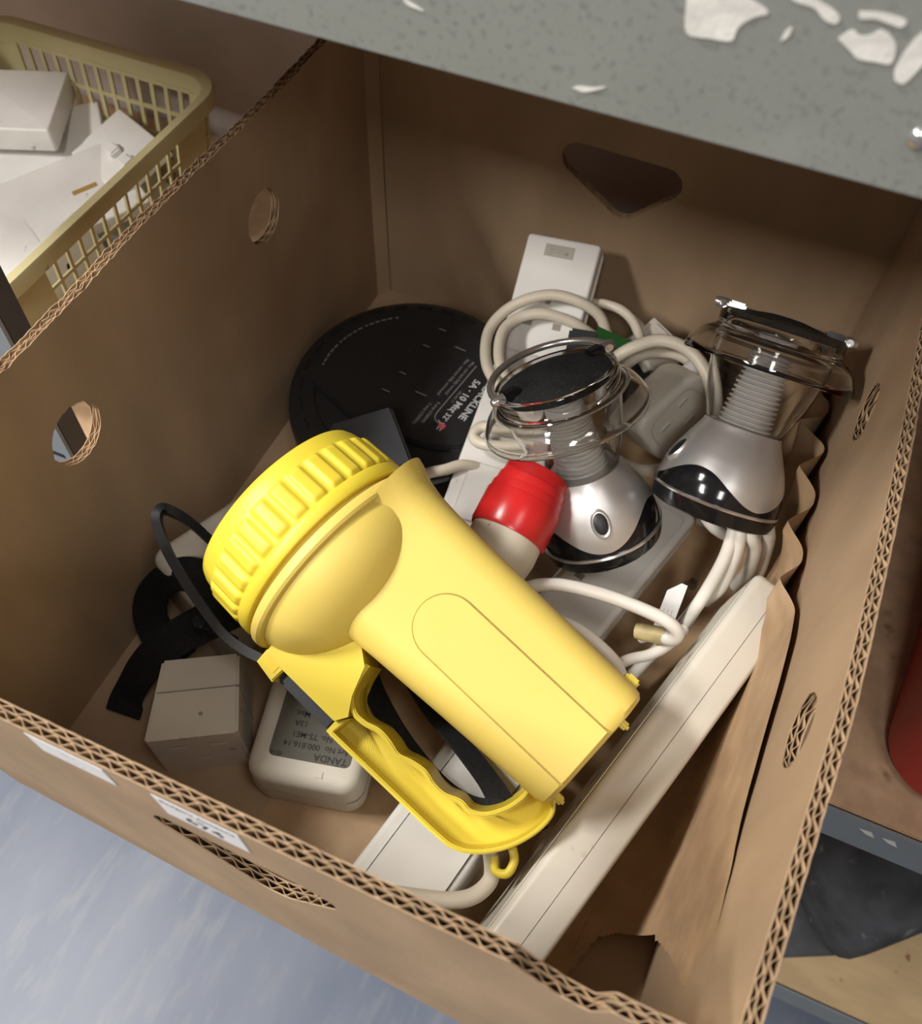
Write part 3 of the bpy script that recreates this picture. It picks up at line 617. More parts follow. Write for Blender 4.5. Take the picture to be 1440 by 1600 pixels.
# ------------------------------------------------------------------ power strips
def strip(label, mw, L, Wd, T, m='white', sockets=(), ridges=0, seam=True, end_plate=None, screw=None, face=True, group='power strips', bev=0.004, name='power_strip', split=0.45):
    t = thing(name, label, 'power strip', mw, group)
    link('base', rbox(0, L, -Wd / 2, Wd / 2, 0, T * split - 0.0002, bev, 0, bev * 0.5), m, t)
    cv = link('cover', rbox(0.0002, L - 0.0002, -Wd / 2 + 0.0002, Wd / 2 - 0.0002, T * split + 0.0002, T, bev, bev * 0.8), m, t)
    if seam: link('seam', rbox(0.0012, L - 0.0012, -Wd / 2 + 0.0008, Wd / 2 - 0.0008, T * split - 0.0005, T * split + 0.0005, bev), 'slot', t)
    for i in range(ridges):
        z = T * (0.30 + 0.13 * i)
        for s in (-1, 1): link('ridge', box(0.004, L - 0.004, s * Wd / 2 - 0.0008, s * Wd / 2 + 0.0008, z, z + T * 0.06, 0.0005), m, t)
    if face: link('face_plate', prism(rrect(0.010, L - 0.010, -Wd / 2 + 0.005, Wd / 2 - 0.005, 0.004), T - 0.0005, T + 0.0007, 0.0006), m, cv)
    zf = T + (0.0008 if face else 0.0001)
    for x in sockets:
        link('earth_slot', box(x + 0.010, x + 0.0185, -0.002, 0.002, zf - 0.0005, zf), 'slot', cv)
        for s in (-1, 1): link('pin_slot', box(x - 0.0075, x - 0.0025, s * 0.011 - 0.0032, s * 0.011 + 0.0032, zf - 0.0005, zf), 'slot', cv)
    if end_plate: link('end_panel', prism(rrect(*end_plate, 0.004), T, T + 0.0016, 0.001), m, cv)
    if screw: link('screw_cap', lathe([(0, 0.0004), (0.0034, 0.0004), (0.0040, 0.0)], 24), m, cv, tr(screw[0], screw[1], zf))
    return t
# on edge, along the bare liner
s1d = Vector((0.0525, 0.2395, 0.029)).normalized()
s1 = strip('cream power strip standing on its long edge beside the bare paper liner', frame((0.3145, 0.010, 0.0385), x=s1d, z=(-0.962, 0.272, 0.16)), 0.276, 0.058, 0.031, 'cream', (0.05, 0.105, 0.16, 0.215), bev=0.006)
# front one, under the torch handle
s3 = strip('white power strip lying under the yellow handle at the stickered end panel', frame((0.2325, 0.0075, 0.0040), x=(0.215, 0.976, 0.0), z=(0, 0, 1)), 0.128, 0.056, 0.0365, 'white', (), end_plate=(0.010, 0.118, -0.0235, 0.019), screw=(0.018, 0.016), face=False, bev=0.005)
# lying on the liner under the upright lantern
s4 = strip('white power strip lying flat beneath the upright camping lantern', frame((0.2490, 0.175, 0.0035), x=(0.275, 0.961, 0.0), z=(0, 0, 1)), 0.192, 0.052, 0.0275, 'white', (0.04, 0.1), bev=0.006)
# leaning on the back panel, label on top
a_dir = Vector((-0.010, 0.087, 0.060)).normalized()
s2a = strip('grey-white power strip leaning on the end panel with a rating label', frame(Vector((0.1835, 0.356, 0.026)) + a_dir * 0.066, x=a_dir, z=(-0.05, -0.56, 0.82)), 0.092, 0.056, 0.022, 'white', (0.032,), ridges=2, face=False, bev=0.003)
rl = link('rating_label', box(-0.011, 0.011, -0.0045, 0.0045, 0, 0.00012), mat('silver_label', (0.45, 0.43, 0.37), 0.4), s2a, tr(0.0815, 0.0015, 0.0222) @ Matrix.Rotation(-PI / 2, 4, 'Z'))
for k, (b_, y_, sz) in enumerate((('- - - - - - - - -', 0.0020, 0.0022), ('\u2013\u2013\u2013 \u2013 \u2013\u2013', 0.0001, 0.0026), ('\u2013\u2013 \u2013\u2013 \u2013\u2013 \u2013  CE', -0.0018, 0.0024), ('\u2013\u2013', -0.0038, 0.0024))):
    text('lettering', b_, sz, 'ink', rl, tr(-0.0075, y_, 0.00016))
b_dir = Vector((-0.012, 0.148, 0.034)).normalized()
s2b = strip('white power strip with smooth back sloping beside the upright lantern', frame(Vector((0.1935, 0.222, 0.0160)) + Vector((0, -0.22, 0.975)).normalized() * 0.013, x=b_dir, z=(0, -0.22, 0.975)), 0.190, 0.057, 0.016, 'white', (), ridges=3, face=False, end_plate=(0.050, 0.094, -0.021, 0.019), screw=(0.041, 0.008), bev=0.003)
link('moulded_line', box(0.120, 0.1206, -0.022, 0.022, 0.016, 0.0163), 'slot', s2b)

# ------------------------------------------------------------------ cable reel
rc = Vector((0.0945, 0.3600, 0.0)); RT = 0.060
reel = thing('cable_reel', 'round black extension cable reel lying flat in the box corner', 'cable reel', frame(rc, x=(1, 0, 0), z=(-0.035, -0.075, 1.0)))
R = 0.0905
link('case', lathe([(0, 0.003), (R - 0.006, 0.003), (R - 0.001, 0.007), (R, 0.014), (R, RT - 0.016), (R - 0.002, RT - 0.008), (R - 0.010, RT - 0.003), (R - 0.016, RT - 0.0018), (R - 0.0215, RT - 0.0024), (R - 0.0225, RT - 0.004), (0, RT - 0.004)], 96), 'reel', reel, smooth=35)
# raised octagon-ish face
fp = [(0.0715 * math.cos(math.radians(d)), 0.0715 * math.sin(math.radians(d))) for d in range(-32, 201, 8)] + [(-0.046, -0.032), (-0.014, -0.046), (0.040, -0.045)]
face = link('face_plate', prism(fp, RT - 0.006, RT - 0.0002, 0.0012), 'reel', reel, smooth=30)
link('face_rim', prism([(x * 1.04, y * 1.04) for x, y in fp], RT - 0.007, RT - 0.0028, 0.0012), 'reel', reel, smooth=30)
for i in range(26):
    a = 2 * PI * i / 26
    link('vent_slot', box(-0.0058, 0.0058, -0.0012, 0.0012, RT - 0.004, RT - 0.0012, 0.0008), 'dark', reel, Matrix.Rotation(a, 4, 'Z') @ tr(0, R - 0.0115, 0))
# text frame on the reel: u runs along the baseline, v up from the baseline
TD = math.radians(-100.7)
TFR = Matrix.Rotation(TD, 4, 'Z')
ft = RT - 0.0002 + 0.00008
def rtext(body, u, v, size, m='print', bold=0.0, sx=1.0): text('lettering', body, size, m, face, TFR @ tr(u, v, ft), 'LEFT', bold, sx)
def rbar(u0, u1, v0, v1, m='printd'): link('printed_line', box(u0, u1, v0, v1, ft - 0.0001, ft + 0.00006), m, face, TFR)
rtext('BLACKLINE', -0.0345, 0.0515, 0.0078, 'print', 0.00022)
rtext('5A \u00b7 10 Mtr', -0.0315, 0.0420, 0.0074, 'print', 0.00020)
rtext("( 32' )", 0.0015, 0.0418, 0.0062, 'print', 0.00006)
rtext('MK.AD 13', -0.016, 0.0385, 0.0028, 'printd')
rtext('Max. current fully wound', -0.0445, 0.0306, 0.0036, 'printd', 0.00003)
rtext('Max. current fully unwound', -0.0445, 0.0258, 0.0036, 'printd', 0.00003)
rtext('5 amp (1200W)', 0.0010, 0.0306, 0.0034, 'printd', 0.00003)
rtext('5 amp (1200W)', 0.0050, 0.0258, 0.0034, 'printd', 0.00003)
rbar(-0.0425, 0.0100, 0.0352, 0.0360)
pl_ = [(0.0095, 0.0356), (0.0135, 0.0366), (0.0160, 0.0395), (0.0168, 0.0430)]
link('printed_line', tube([(u, v, 0) for u, v in pl_], 0, sub=6, flat=(0.0008, 0.00008), up=(0, 0, 1)), 'printd', face, TFR @ tr(0, 0, ft))
rbar(0.0155, 0.0200, 0.0430, 0.0480, 'printr'); rbar(0.0200, 0.0220, 0.0437, 0.0445, 'print'); rbar(0.0200, 0.0220, 0.0462, 0.0470, 'print')
link('printed_dot', prism(disc_poly(-0.047, 0.044, 0.0032), ft - 0.0001, ft + 0.00006), 'printr', face, TFR)
for i in range(16):
    a = math.radians(186 - i * 4.3); link('edge_lettering', box(-0.0018, 0.0016 if i % 5 else 0.0004, -0.0006, 0.0006, ft - 0.0001, ft + 0.00006), 'printd', face, Matrix.Rotation(a, 4, 'Z') @ tr(0.0665, 0, 0) @ Matrix.Rotation(PI / 2, 4, 'Z'))
for x, y, lx in ((0.0247, 0.0439, 0.0092), (-0.0009, 0.0369, 0.0062), (0.0039, 0.0566, 0.0062), (0.0148, -0.0067, 0.0092), (-0.0060, 0.0060, 0.0062), (-0.0108, -0.0137, 0.0062)):
    link('pin_slot', box(-lx / 2, lx / 2, -0.0018, 0.0018, RT - 0.0006, ft - 0.00002), 'dark', face, tr(x, y, 0) @ Matrix.Rotation(-0.1, 4, 'Z'))
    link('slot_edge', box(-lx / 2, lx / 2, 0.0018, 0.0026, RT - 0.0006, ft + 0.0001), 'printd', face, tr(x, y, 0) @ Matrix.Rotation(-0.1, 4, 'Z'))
link('reset_hole', prism(disc_poly(-0.0025, -0.0277, 0.0028), RT - 0.0006, ft), 'dark', face)

# ------------------------------------------------------------------ loose electrical bits
# three-way wall adaptor (beige cube)
ad = thing('wall_adaptor', 'beige cube socket adaptor with three slots in the box corner', 'adaptor', frame((0.0822, 0.0822, 0.0004), x=(0.862, 0.507, 0), z=(0, 0, 1)))
side = [(-0.0265, 0.0), (0.0290, 0.0), (0.0290, 0.042), (0.0245, 0.0535), (-0.0265, 0.0545)]
def adbody(x0, x1, y0, y1):
    return prism([(y, z) for y, z in side], x0, x1, 0.0012)
b1 = prism(side, -0.0268, 0.0268, 0.0014, 2); b1.transform(Matrix(((0, 0, 1, 0), (1, 0, 0, 0), (0, 1, 0, 0), (0, 0, 0, 1)))); b1.transform(Matrix.Diagonal((1, 1, 1, 1)))
bm = bmesh.new(); bm.from_mesh(b1)
for v in bm.verts:
    if v.co.x < -0.012 and v.co.y > 0.012: v.co.x += 0.010 * (v.co.y - 0.012) / 0.017
bm.to_mesh(b1); bm.free()
adb = link('body', b1, 'beige', ad)
link('seam', box(-0.0212, 0.02695, 0.0030, 0.0036, 0.0, 0.0547), 'slot', adb)
for x, z, wx in ((-0.0105, 0.0395, 0.0095), (0.0125, 0.0395, 0.0095), (0.0020, 0.0195, 0.0065)):
    link('pin_slot', box(x - wx / 2, x + wx / 2, -0.0268, -0.0262, z - 0.0012, z + 0.0028, 0.0003), 'slotw', adb)
    link('slot_mouth', box(x - wx / 2, x + wx / 2, -0.02672, -0.0262, z + 0.0012, z + 0.0040, 0.0003), 'slot', adb)
link('rivet', prism(disc_poly(0.005, -0.0125, 0.0013, 12), 0.0540, 0.0548), 'slot', adb)
# TANDA receiver
td = thing('receiver_unit', 'pale rounded plug-in unit with grey printed label beside the beige cube', 'electrical unit', frame((0.1545, 0.0995, 0.0016), x=(0.9725, 0.2325, 0), z=(0, 0, 1)))
tdb = link('body', rbox(-0.035, 0.035, -0.037, 0.037, 0, 0.041, 0.012, 0.008, 0.002), 'cream', td)
link('seam', prism(rrect(-0.0352, 0.0352, -0.0372, 0.0372, 0.011), 0.0180, 0.0186), 'slot', tdb)
lb = link('label_plate', prism(rrect(-0.0235, 0.0265, -0.0235, 0.0330, 0.004), 0.0405, 0.0412, 0.0003), 'glabel', td)
TX = Matrix.Rotation(PI, 4, 'Z')
for body, x, y, sz in (('T\u00c4NDA', -0.0240, 0.0170, 0.0058), ('Art No  000.816.14', -0.0240, 0.0115, 0.0050), ('Type No. TS-ME1', -0.0240, 0.0055, 0.0050), ('13A', 0.0045, -0.0015, 0.0050), ('Max.', 0.0045, -0.0075, 0.0050), ('0516', 0.0150, 0.0190, 0.0036)):
    text('lettering', body, sz, 'ink', lb, TX @ tr(x, y + 0.001, 0.04125), 'LEFT', 0.00008)
link('moulded_square', box(0.0075, 0.0120, -0.0315, -0.0275, 0.0405, 0.0414, 0.0003), 'cream', tdb)
# First Alert style alarm leaning at the side
al = thing('smoke_alarm', 'grey-white rectangular alarm under the yellow torch head', 'alarm', frame((0.0505, 0.2030, 0.0005), x=(0.40, 0.916, 0), z=(0.02, 0.0, 1)))
alb = link('case', rbox(-0.066, 0.066, -0.050, 0.0235, 0, 0.059, 0.010, 0.007, 0.004), 'cream', al)
gr = link('speaker_ring', moved(merge([lathe([(0.0235, 0), (0.0250, 0.0012), (0.0265, 0)], 48), lathe([(0.0, 0.0004), (0.018, 0.0004), (0.0182, 0)], 40)]), tr(0.040, -0.010, 0.0589)), 'cream', alb)
text('lettering', 'First', 0.0085, 'ink', alb, tr(-0.0035, 0.0178, 0.0592) @ Matrix.Rotation(math.radians(-112), 4, 'Z'), 'LEFT', 0.00025)
# slate plug-top supply behind the torch head
gp = thing('dark_adaptor', 'slate grey plastic block resting on the black cable reel', 'adaptor', frame((0.1020, 0.2810, 0.0590), x=(0.72, 0.69, 0.0), z=(0.05, -0.15, 1)))
link('body', box(-0.022, 0.022, -0.030, 0.018, 0.004, 0.034, 0.002), 'greyp_shade', gp)
link('lip', box(-0.0225, 0.0225, -0.0305, 0.0185, 0.016, 0.0172, 0.0004), 'rubber', gp)
# trailing socket adaptor (grey white) among the cords
pz = Vector((0.724, -0.563, 0.398)).normalized(); px = Vector((0.36, 0.825, 0.43))
pg = thing('trailing_socket', 'rounded off-white socket block with slots between the two lanterns', 'socket', frame((0.2775, 0.3930, 0.0830), x=px, z=pz))
pgm = rbox(-0.030, 0.030, -0.024, 0.022, -0.019, 0.017, 0.011, 0.005, 0.009)
for v in pgm.vertices:
    if v.co.x > 0.010: v.co.y *= 1 - 0.40 * (v.co.x - 0.010) / 0.020
pgb = link('body', pgm, 'cream', pg)
fc = link('socket_face', prism(rrect(-0.024, 0.020, -0.016, 0.014, 0.010), 0.0165, 0.0176, 0.0006), 'cream', pg)
for x, y, a in ((-0.013, 0.004, 0), (0.007, 0.0085, 0), (0.004, -0.008, 0)):
    link('pin_slot', box(x - 0.0042, x + 0.0042, y - 0.0012, y + 0.0012, 0.0174, 0.0178), 'slotw', fc)
    link('slot_mouth', box(x - 0.0042, x + 0.0042, y - 0.0022, y - 0.0012, 0.0174, 0.0178), 'slot', fc)
link('cord_neck', moved(lathe([(0.0, 0.0), (0.0085, 0.0), (0.0075, 0.012), (0.0055, 0.018), (0, 0.018)], 20), frame((0.026, 0, -0.004), x=(0, 1, 0), z=(1, 0, 0))), 'white', pg)
# small plug at the back, pouch, black clip with green tab
wp = thing('mains_plug', 'small cream plug at the foot of the shaded end panel', 'plug', frame((0.2500, 0.4620, 0.0640), x=(0.8, -0.3, -0.4), z=(0.3, -0.5, 0.8)))
link('body', prism([(-0.018, -0.012), (0.010, -0.016), (0.020, -0.006), (0.020, 0.006), (0.010, 0.016), (-0.018, 0.012)], 0, 0.020, 0.003), 'cream', wp)
link('cord_grip', moved(lathe([(0, 0), (0.0055, 0), (0.0042, 0.012), (0, 0.012)], 16), frame((-0.017, 0, 0.010), x=(0, 1, 0), z=(-1, 0, 0))), 'cream', wp)
def blob(name, c, r, seed, m, amp=0.12, sq=2.6):
    bm = bmesh.new(); bmesh.ops.create_icosphere(bm, subdivisions=4, radius=1)
    for v in bm.verts:
        d = v.co.normalized(); k = (abs(d.x) ** sq + abs(d.y) ** sq + abs(d.z) ** sq) ** (-1 / sq)
        k *= 1 + amp * noise.noise(d * 1.8 + Vector((seed, 0, 0))) + amp * 0.4 * noise.noise(d * 5 + Vector((0, seed, 0)))
        v.co = Vector((d.x * r[0], d.y * r[1], d.z * r[2])) * k
    return bm_mesh(bm)
po = thing('zip_pouch', 'soft black zipped pouch tucked behind the off-white socket block', 'pouch', frame((0.2900, 0.4600, 0.0300), x=(1, 0.25, 0), z=(0, -0.35, 1)))
link('pouch_body', blob('b', 0, (0.056, 0.030, 0.028), 2.0, 'web'), 'web', po)
link('zip', tube([(-0.048, -0.012, 0.024), (-0.02, -0.016, 0.030), (0.01, -0.017, 0.031), (0.040, -0.014, 0.026)], 0, sub=6, flat=(0.006, 0.002), up=(0, 0, 1)), 'greyp_shade', po)
ck = thing('cable_tie_clip', 'black hook-and-loop cable tie with dark green tab on the coiled cord', 'cable tie', frame((0.2125, 0.4080, 0.1040), x=(0.88, 0.32, -0.25), z=(0.1, -0.45, 0.9)))
link('tie', box(-0.015, 0.006, -0.011, 0.008, 0, 0.007, 0.002), 'rubber', ck)
link('tab', prism([(0.004, -0.004), (0.030, 0.0), (0.032, 0.004), (0.004, 0.012)], 0.004, 0.007, 0.001), 'green', ck)
tg = thing('cord_tag', 'small folded white printed tag on the cord by the cream strip', 'tag', frame((0.3262, 0.2590, 0.052), x=(0.99, -0.02, 0.1), z=(0.15, -0.62, 0.77)))
link('paper', prism([(-0.0055, -0.016), (0.0060, -0.018), (0.0075, 0.0165), (0.0035, 0.0170), (-0.0040, 0.010)], 0, 0.0004), 'label', tg)
for k in range(3): text('lettering', '\u2013 \u2013\u2013 \u2013 \u2013', 0.003, 'ink', tg, tr(-0.0015 + 0.0026 * k, -0.012, 0.0005) @ Matrix.Rotation(PI / 2, 4, 'Z'))

# ------------------------------------------------------------------ cords
def cord(pts, r, label, m='cord', group=None, name='extension_cord'):
    o = link(name, tube(pts, r, 12, 8), m, None, smooth=70)
    c = Vector(pts[0])
    for v in o.data.vertices: v.co -= c
    o.location = c
    return tag(o, label, 'cord', group)
c1 = [(0.2267, 0.4244, 0.09), (0.2199, 0.4281, 0.1), (0.2113, 0.4304, 0.112), (0.1963, 0.4284, 0.12), (0.1778, 0.4253, 0.122), (0.1614, 0.418, 0.118), (0.1486, 0.4085, 0.11), (0.1428, 0.3944, 0.103), (0.1465, 0.3764, 0.1), (0.1562, 0.3603, 0.097), (0.1734, 0.3492, 0.095), (0.1979, 0.3492, 0.088)]
c2 = [(0.2182, 0.4276, 0.09), (0.2047, 0.4212, 0.103), (0.1912, 0.4199, 0.108), (0.1727, 0.4162, 0.11), (0.1585, 0.4091, 0.106), (0.1523, 0.3967, 0.103), (0.1552, 0.3804, 0.1), (0.1629, 0.3667, 0.097), (0.1754, 0.3589, 0.094), (0.1989, 0.3593, 0.088)]
cord(c1, 0.0040, 'outer turn of the cream cord coiled over the leaning power strips')
cord(c2, 0.0040, 'inner turn of the cream cord coiled over the leaning power strips')
cord([(0.2010, 0.4560, 0.098), (0.211, 0.4539, 0.102), (0.2236, 0.4516, 0.103), (0.2341, 0.4491, 0.098), (0.2425, 0.4461, 0.088), (0.247, 0.450, 0.078)], 0.0036, 'cream cord arching from the labelled strip to the small plug')
cord([(0.2251, 0.3926, 0.09), (0.2321, 0.4025, 0.1), (0.2421, 0.4101, 0.11), (0.2587, 0.4212, 0.115), (0.278, 0.4214, 0.115), (0.2956, 0.4116, 0.11), (0.3079, 0.395, 0.1), (0.3122, 0.3763, 0.085), (0.3021, 0.3618, 0.07), (0.2837, 0.353, 0.06), (0.2651, 0.3548, 0.055), (0.2452, 0.3665, 0.05)], 0.0046, 'thick cream cord looping around the off-white socket block')
cord([(0.234, 0.4, 0.08), (0.2433, 0.4182, 0.09), (0.2562, 0.4279, 0.095), (0.2738, 0.4333, 0.095), (0.2903, 0.4296, 0.09), (0.3016, 0.4145, 0.08)], 0.0038, 'thin cream cord just behind the thick loop at the socket block')
cord([(0.1975, 0.3362, 0.090), (0.1779, 0.3256, 0.086), (0.1664, 0.3215, 0.083), (0.1653, 0.313, 0.081), (0.1774, 0.3095, 0.083), (0.2039, 0.3195, 0.086)], 0.0040, 'cream cord bend poking out past the upright lantern over the reel')
cord([(0.1352, 0.2724, 0.062), (0.144, 0.2833, 0.064), (0.1541, 0.29, 0.066), (0.1640, 0.2990, 0.066), (0.1780, 0.306, 0.060)], 0.0040, 'short bit of cream cord between yellow torch and cable reel')
cord([(0.2337, 0.2165, 0.06), (0.2419, 0.2175, 0.082), (0.2572, 0.2244, 0.086), (0.2799, 0.2291, 0.086), (0.3041, 0.2314, 0.084), (0.3254, 0.2322, 0.080), (0.335, 0.2316, 0.073), (0.3339, 0.2298, 0.065), (0.3231, 0.232, 0.06), (0.3159, 0.2307, 0.052)], 0.0042, 'white cord arching over the flat strip from under the yellow torch', 'cordw')
tp = link('taped_splice', lathe([(0, -0.010), (0.0050, -0.010), (0.0055, -0.006), (0.0056, 0.006), (0.005, 0.009), (0, 0.009)], 20), 'amber', None, frame((0.3215, 0.2318, 0.059), x=(0, 1, 0), z=(0.9, 0.0, 0.35))); tag(tp, 'yellowed taped sleeve on the bend of the white cord', 'cable sleeve')
cord([(0.2518, 0.2146, 0.06), (0.2627, 0.2109, 0.07), (0.28, 0.2085, 0.072), (0.2988, 0.2025, 0.07), (0.3099, 0.1991, 0.062), (0.3171, 0.192, 0.052)], 0.0040, 'white cord hugging the long edge of the yellow torch body', 'cordw')
cord([(0.3050, 0.2041, 0.048), (0.3147, 0.2142, 0.050), (0.3246, 0.2214, 0.051), (0.3330, 0.2312, 0.053), (0.3400, 0.2496, 0.048)], 0.0036, 'short white cord below the taped sleeve', 'cordw')
cord([(0.3060, 0.1830, 0.016), (0.3180, 0.2124, 0.024), (0.3290, 0.2380, 0.030), (0.3390, 0.2620, 0.034), (0.3480, 0.2900, 0.045)], 0.0040, 'white cord running low alongside the cream strip', 'cordw')
for i, pts in enumerate(([(0.3400, 0.2581, 0.035), (0.3450, 0.2750, 0.06), (0.3470, 0.2840, 0.085), (0.3463, 0.2926, 0.10), (0.3442, 0.3127, 0.108), (0.340, 0.335, 0.10)],
                         [(0.3480, 0.2800, 0.04), (0.3530, 0.2830, 0.06), (0.3526, 0.2890, 0.09), (0.35, 0.2953, 0.103), (0.3479, 0.3143, 0.110), (0.345, 0.335, 0.10)],
                         [(0.3640, 0.3000, 0.04), (0.3660, 0.2990, 0.065), (0.3625, 0.2985, 0.09), (0.3556, 0.2989, 0.103), (0.3520, 0.3162, 0.110), (0.350, 0.335, 0.10)],
                         [(0.3730, 0.3060, 0.04), (0.3730, 0.3060, 0.06), (0.3690, 0.3070, 0.09), (0.3648, 0.3066, 0.103), (0.3585, 0.3204, 0.110), (0.355, 0.34, 0.10)])):
    cord(pts, 0.0042, 'white cord of the bundled hank under the tilted lantern', 'cordw', 'cords bundled under the tilted lantern')
hk = cord([(0.345, 0.335, 0.10), (0.335, 0.352, 0.098), (0.322, 0.358, 0.090), (0.312, 0.350, 0.080), (0.318, 0.336, 0.072), (0.335, 0.322, 0.066), (0.350, 0.330, 0.050), (0.345, 0.350, 0.030), (0.330, 0.365, 0.010)], 0.0042, 'white cord coil holding up the tilted lantern base', 'cordw')
cord([(0.2345, 0.0300, 0.046), (0.2518, 0.0337, 0.052), (0.2695, 0.0397, 0.052), (0.2799, 0.0471, 0.052), (0.2846, 0.0573, 0.052), (0.282, 0.0666, 0.050), (0.2767, 0.0755, 0.046)], 0.0045, 'cream cord bent round below the torch strap eye near the rim', 'cord')

# ------------------------------------------------------------------ basket of switch plates
bk = thing('plastic_basket', 'cream yellow lattice plastic basket full of switch plates', 'basket', tr(-0.285, 0.385, SH_Z + 0.0004))
hx, hy, hz, tp_ = 0.120, 0.151, 0.142, 0.012       # half sizes at the rim, height, taper
def ring_pts(a, b, r, n=8): return rrect(-a, a, -b, b, r, n)
def rim_mesh():
    prof = [(0.0, 0.0), (0.006, 0.001), (0.0085, -0.003), (0.0085, -0.0105), (0.0065, -0.0115), (0.0062, -0.004), (-0.001, -0.0035), (-0.0030, -0.018), (-0.0050, -0.0175), (-0.0030, -0.001)]
    vs, fs = [], []; n = 0
    for d, dz in prof:
        R_ = ring_pts(hx + d, hy + d, 0.030 + d); n = len(R_); vs += [(x, y, hz + dz) for x, y in R_]
    k = len(prof)
    for j in range(k):
        for i in range(n): fs.append((j * n + i, j * n + (i + 1) % n, ((j + 1) % k) * n + (i + 1) % n, ((j + 1) % k) * n + i))
    me = raw(vs, fs); bm = bmesh.new(); bm.from_mesh(me); bpy.data.meshes.remove(me); return bm_mesh(bm)
link('rim', rim_mesh(), 'basket', bk, smooth=40)
def wpt(side_, u, q):
    """point on a tapering wall; u along the wall -1..1, q height 0..1"""
    a = hx - 0.004 - tp_ * (1 - q); b = hy - 0.004 - tp_ * (1 - q); z = 0.003 + (hz - 0.019) * q
    return {'r': Vector((a, u * b, z)), 'l': Vector((-a, u * b, z)), 'f': Vector((u * a, -b, z)), 'b': Vector((u * a, b, z))}[side_]
def lattice(side_, cols, rows, wv, wh, umax=0.80):
    ms = []
    out = {'r': (1, 0, 0), 'l': (-1, 0, 0), 'f': (0, -1, 0), 'b': (0, 1, 0)}[side_]
    for i in range(cols + 1):
        u = -umax + 2 * umax * i / cols; ms.append(tube([wpt(side_, u, 0), wpt(side_, u, 1)], 0, sub=0, flat=(wv, 0.0022), up=out))
    for j in range(rows + 1):
        q = j / rows; ms.append(tube([wpt(side_, -umax, q), wpt(side_, umax, q)], 0, sub=0, flat=(wh, 0.0018), up=out))
    return merge(ms)
link('lattice_side', lattice('r', 18, 5, 0.0028, 0.0026, 0.90), 'basket', bk)
link('lattice_side', lattice('b', 13, 5, 0.0040, 0.0040, 0.82), 'basket', bk)
link('lattice_side', lattice('f', 11, 4, 0.0042, 0.0042, 0.82), 'basket', bk)
link('lattice_side', lattice('l', 13, 4, 0.0030, 0.0030, 0.84), 'basket', bk)
def corner(sx, sy):
    vs, fs = [], []; n = 8
    for q in (0, 1):
        a = hx - 0.004 - tp_ * (1 - q); b = hy - 0.004 - tp_ * (1 - q); z = 0.003 + (hz - 0.019) * q; r = 0.020
        A = [(sx * a * 1.0, sy * b * 0.86)] + [(sx * (a - r + r * math.cos(PI / 2 * i / n)), sy * (b - r + r * math.sin(PI / 2 * i / n))) for i in range(n + 1)] + [(sx * a * 0.78, sy * b)]
        vs += [(x, y, z) for x, y in A]
    m = n + 3
    for i in range(m - 1): fs.append((i, i + 1, m + i + 1, m + i))
    me = raw(vs, fs); bm = bmesh.new(); bm.from_mesh(me); bmesh.ops.recalc_face_normals(bm, faces=bm.faces[:]); bmesh.ops.solidify(bm, geom=bm.faces[:], thickness=0.002); bpy.data.meshes.remove(me); return bm_mesh(bm)
for sx in (-1, 1):
    for sy in (-1, 1): link('corner_panel', corner(sx, sy), 'basket', bk)
link('solid_side', box(-hx + 0.001, -hx + 0.003, -hy * 0.8, hy * 0.8, 0.05, hz - 0.01), 'basket', bk)
link('floor_panel', prism(rrect(-hx + 0.024, hx - 0.024, -hy + 0.024, hy - 0.024, 0.02), 0, 0.003), 'basket', bk)

def plate(label, mw, L, Wd, T, screws=(), rockers=0, hollow=False, box_=False, m='plate', tape=None):
    t = thing('switch_plate' if not box_ else 'back_box', label, 'switch plate' if not box_ else 'back box', mw, 'switch plates in the basket')
    link('plate', rbox(-L / 2, L / 2, -Wd / 2, Wd / 2, 0, T, 0.003, min(0.0022, T * 0.3)), m, t)
    if box_: link('seam', box(-L / 2 - 0.0002, L / 2 + 0.0002, -Wd / 2 - 0.0002, Wd / 2 + 0.0002, T * 0.55, T * 0.57), 'slot', t)
    for x, y in screws: link('screw_hole', lathe([(0, 0.0001), (0.0026, 0.0002), (0.0030, 0.0)], 16), 'dark', t, tr(x, y, T))
    for i in range(rockers): link('rocker', box(-0.006 + 0.024 * i, 0.008 + 0.024 * i, -0.009, 0.002, T - 0.001, T + 0.006, 0.0015), m, t)
    if tape: link('tape', box(tape[0], tape[0] + 0.022, tape[1], tape[1] + 0.005, T, T + 0.0003), 'tape', t)
    return t
BZ = SH_Z
plate('blank white double plate with two screw holes and brown tape', frame((-0.2680, 0.410, 0.056), x=(0.52, 0.85, 0.0), z=(0.06, -0.12, 1)), 0.146, 0.086, 0.011, ((-0.050, 0.024), (-0.040, -0.034), (0.055, 0)), tape=(0.02, -0.004))
plate('grey-faced white plate with two square rockers', frame((-0.2440, 0.484, 0.070), x=(0.90, -0.42, 0.05), z=(-0.2, -0.28, 0.94)), 0.086, 0.060, 0.010, (), 2)
plate('plain greyish single plate leaning behind the double plate', frame((-0.322, 0.470, 0.056), x=(0.8, 0.6, 0.1), z=(0.15, -0.30, 0.94)), 0.110, 0.086, 0.009, ((0.0, -0.030),))
plate('thick white surface box lid at the solid basket side', frame((-0.352, 0.482, 0.078), x=(0.92, 0.38, 0), z=(0.04, -0.10, 1)), 0.086, 0.078, 0.022)
plate('two-part white surface box with a dark seam', frame((-0.3470, 0.385, 0.012), x=(0.94, 0.33, 0.05), z=(-0.05, -0.2, 1)), 0.086, 0.080, 0.034, box_=True)
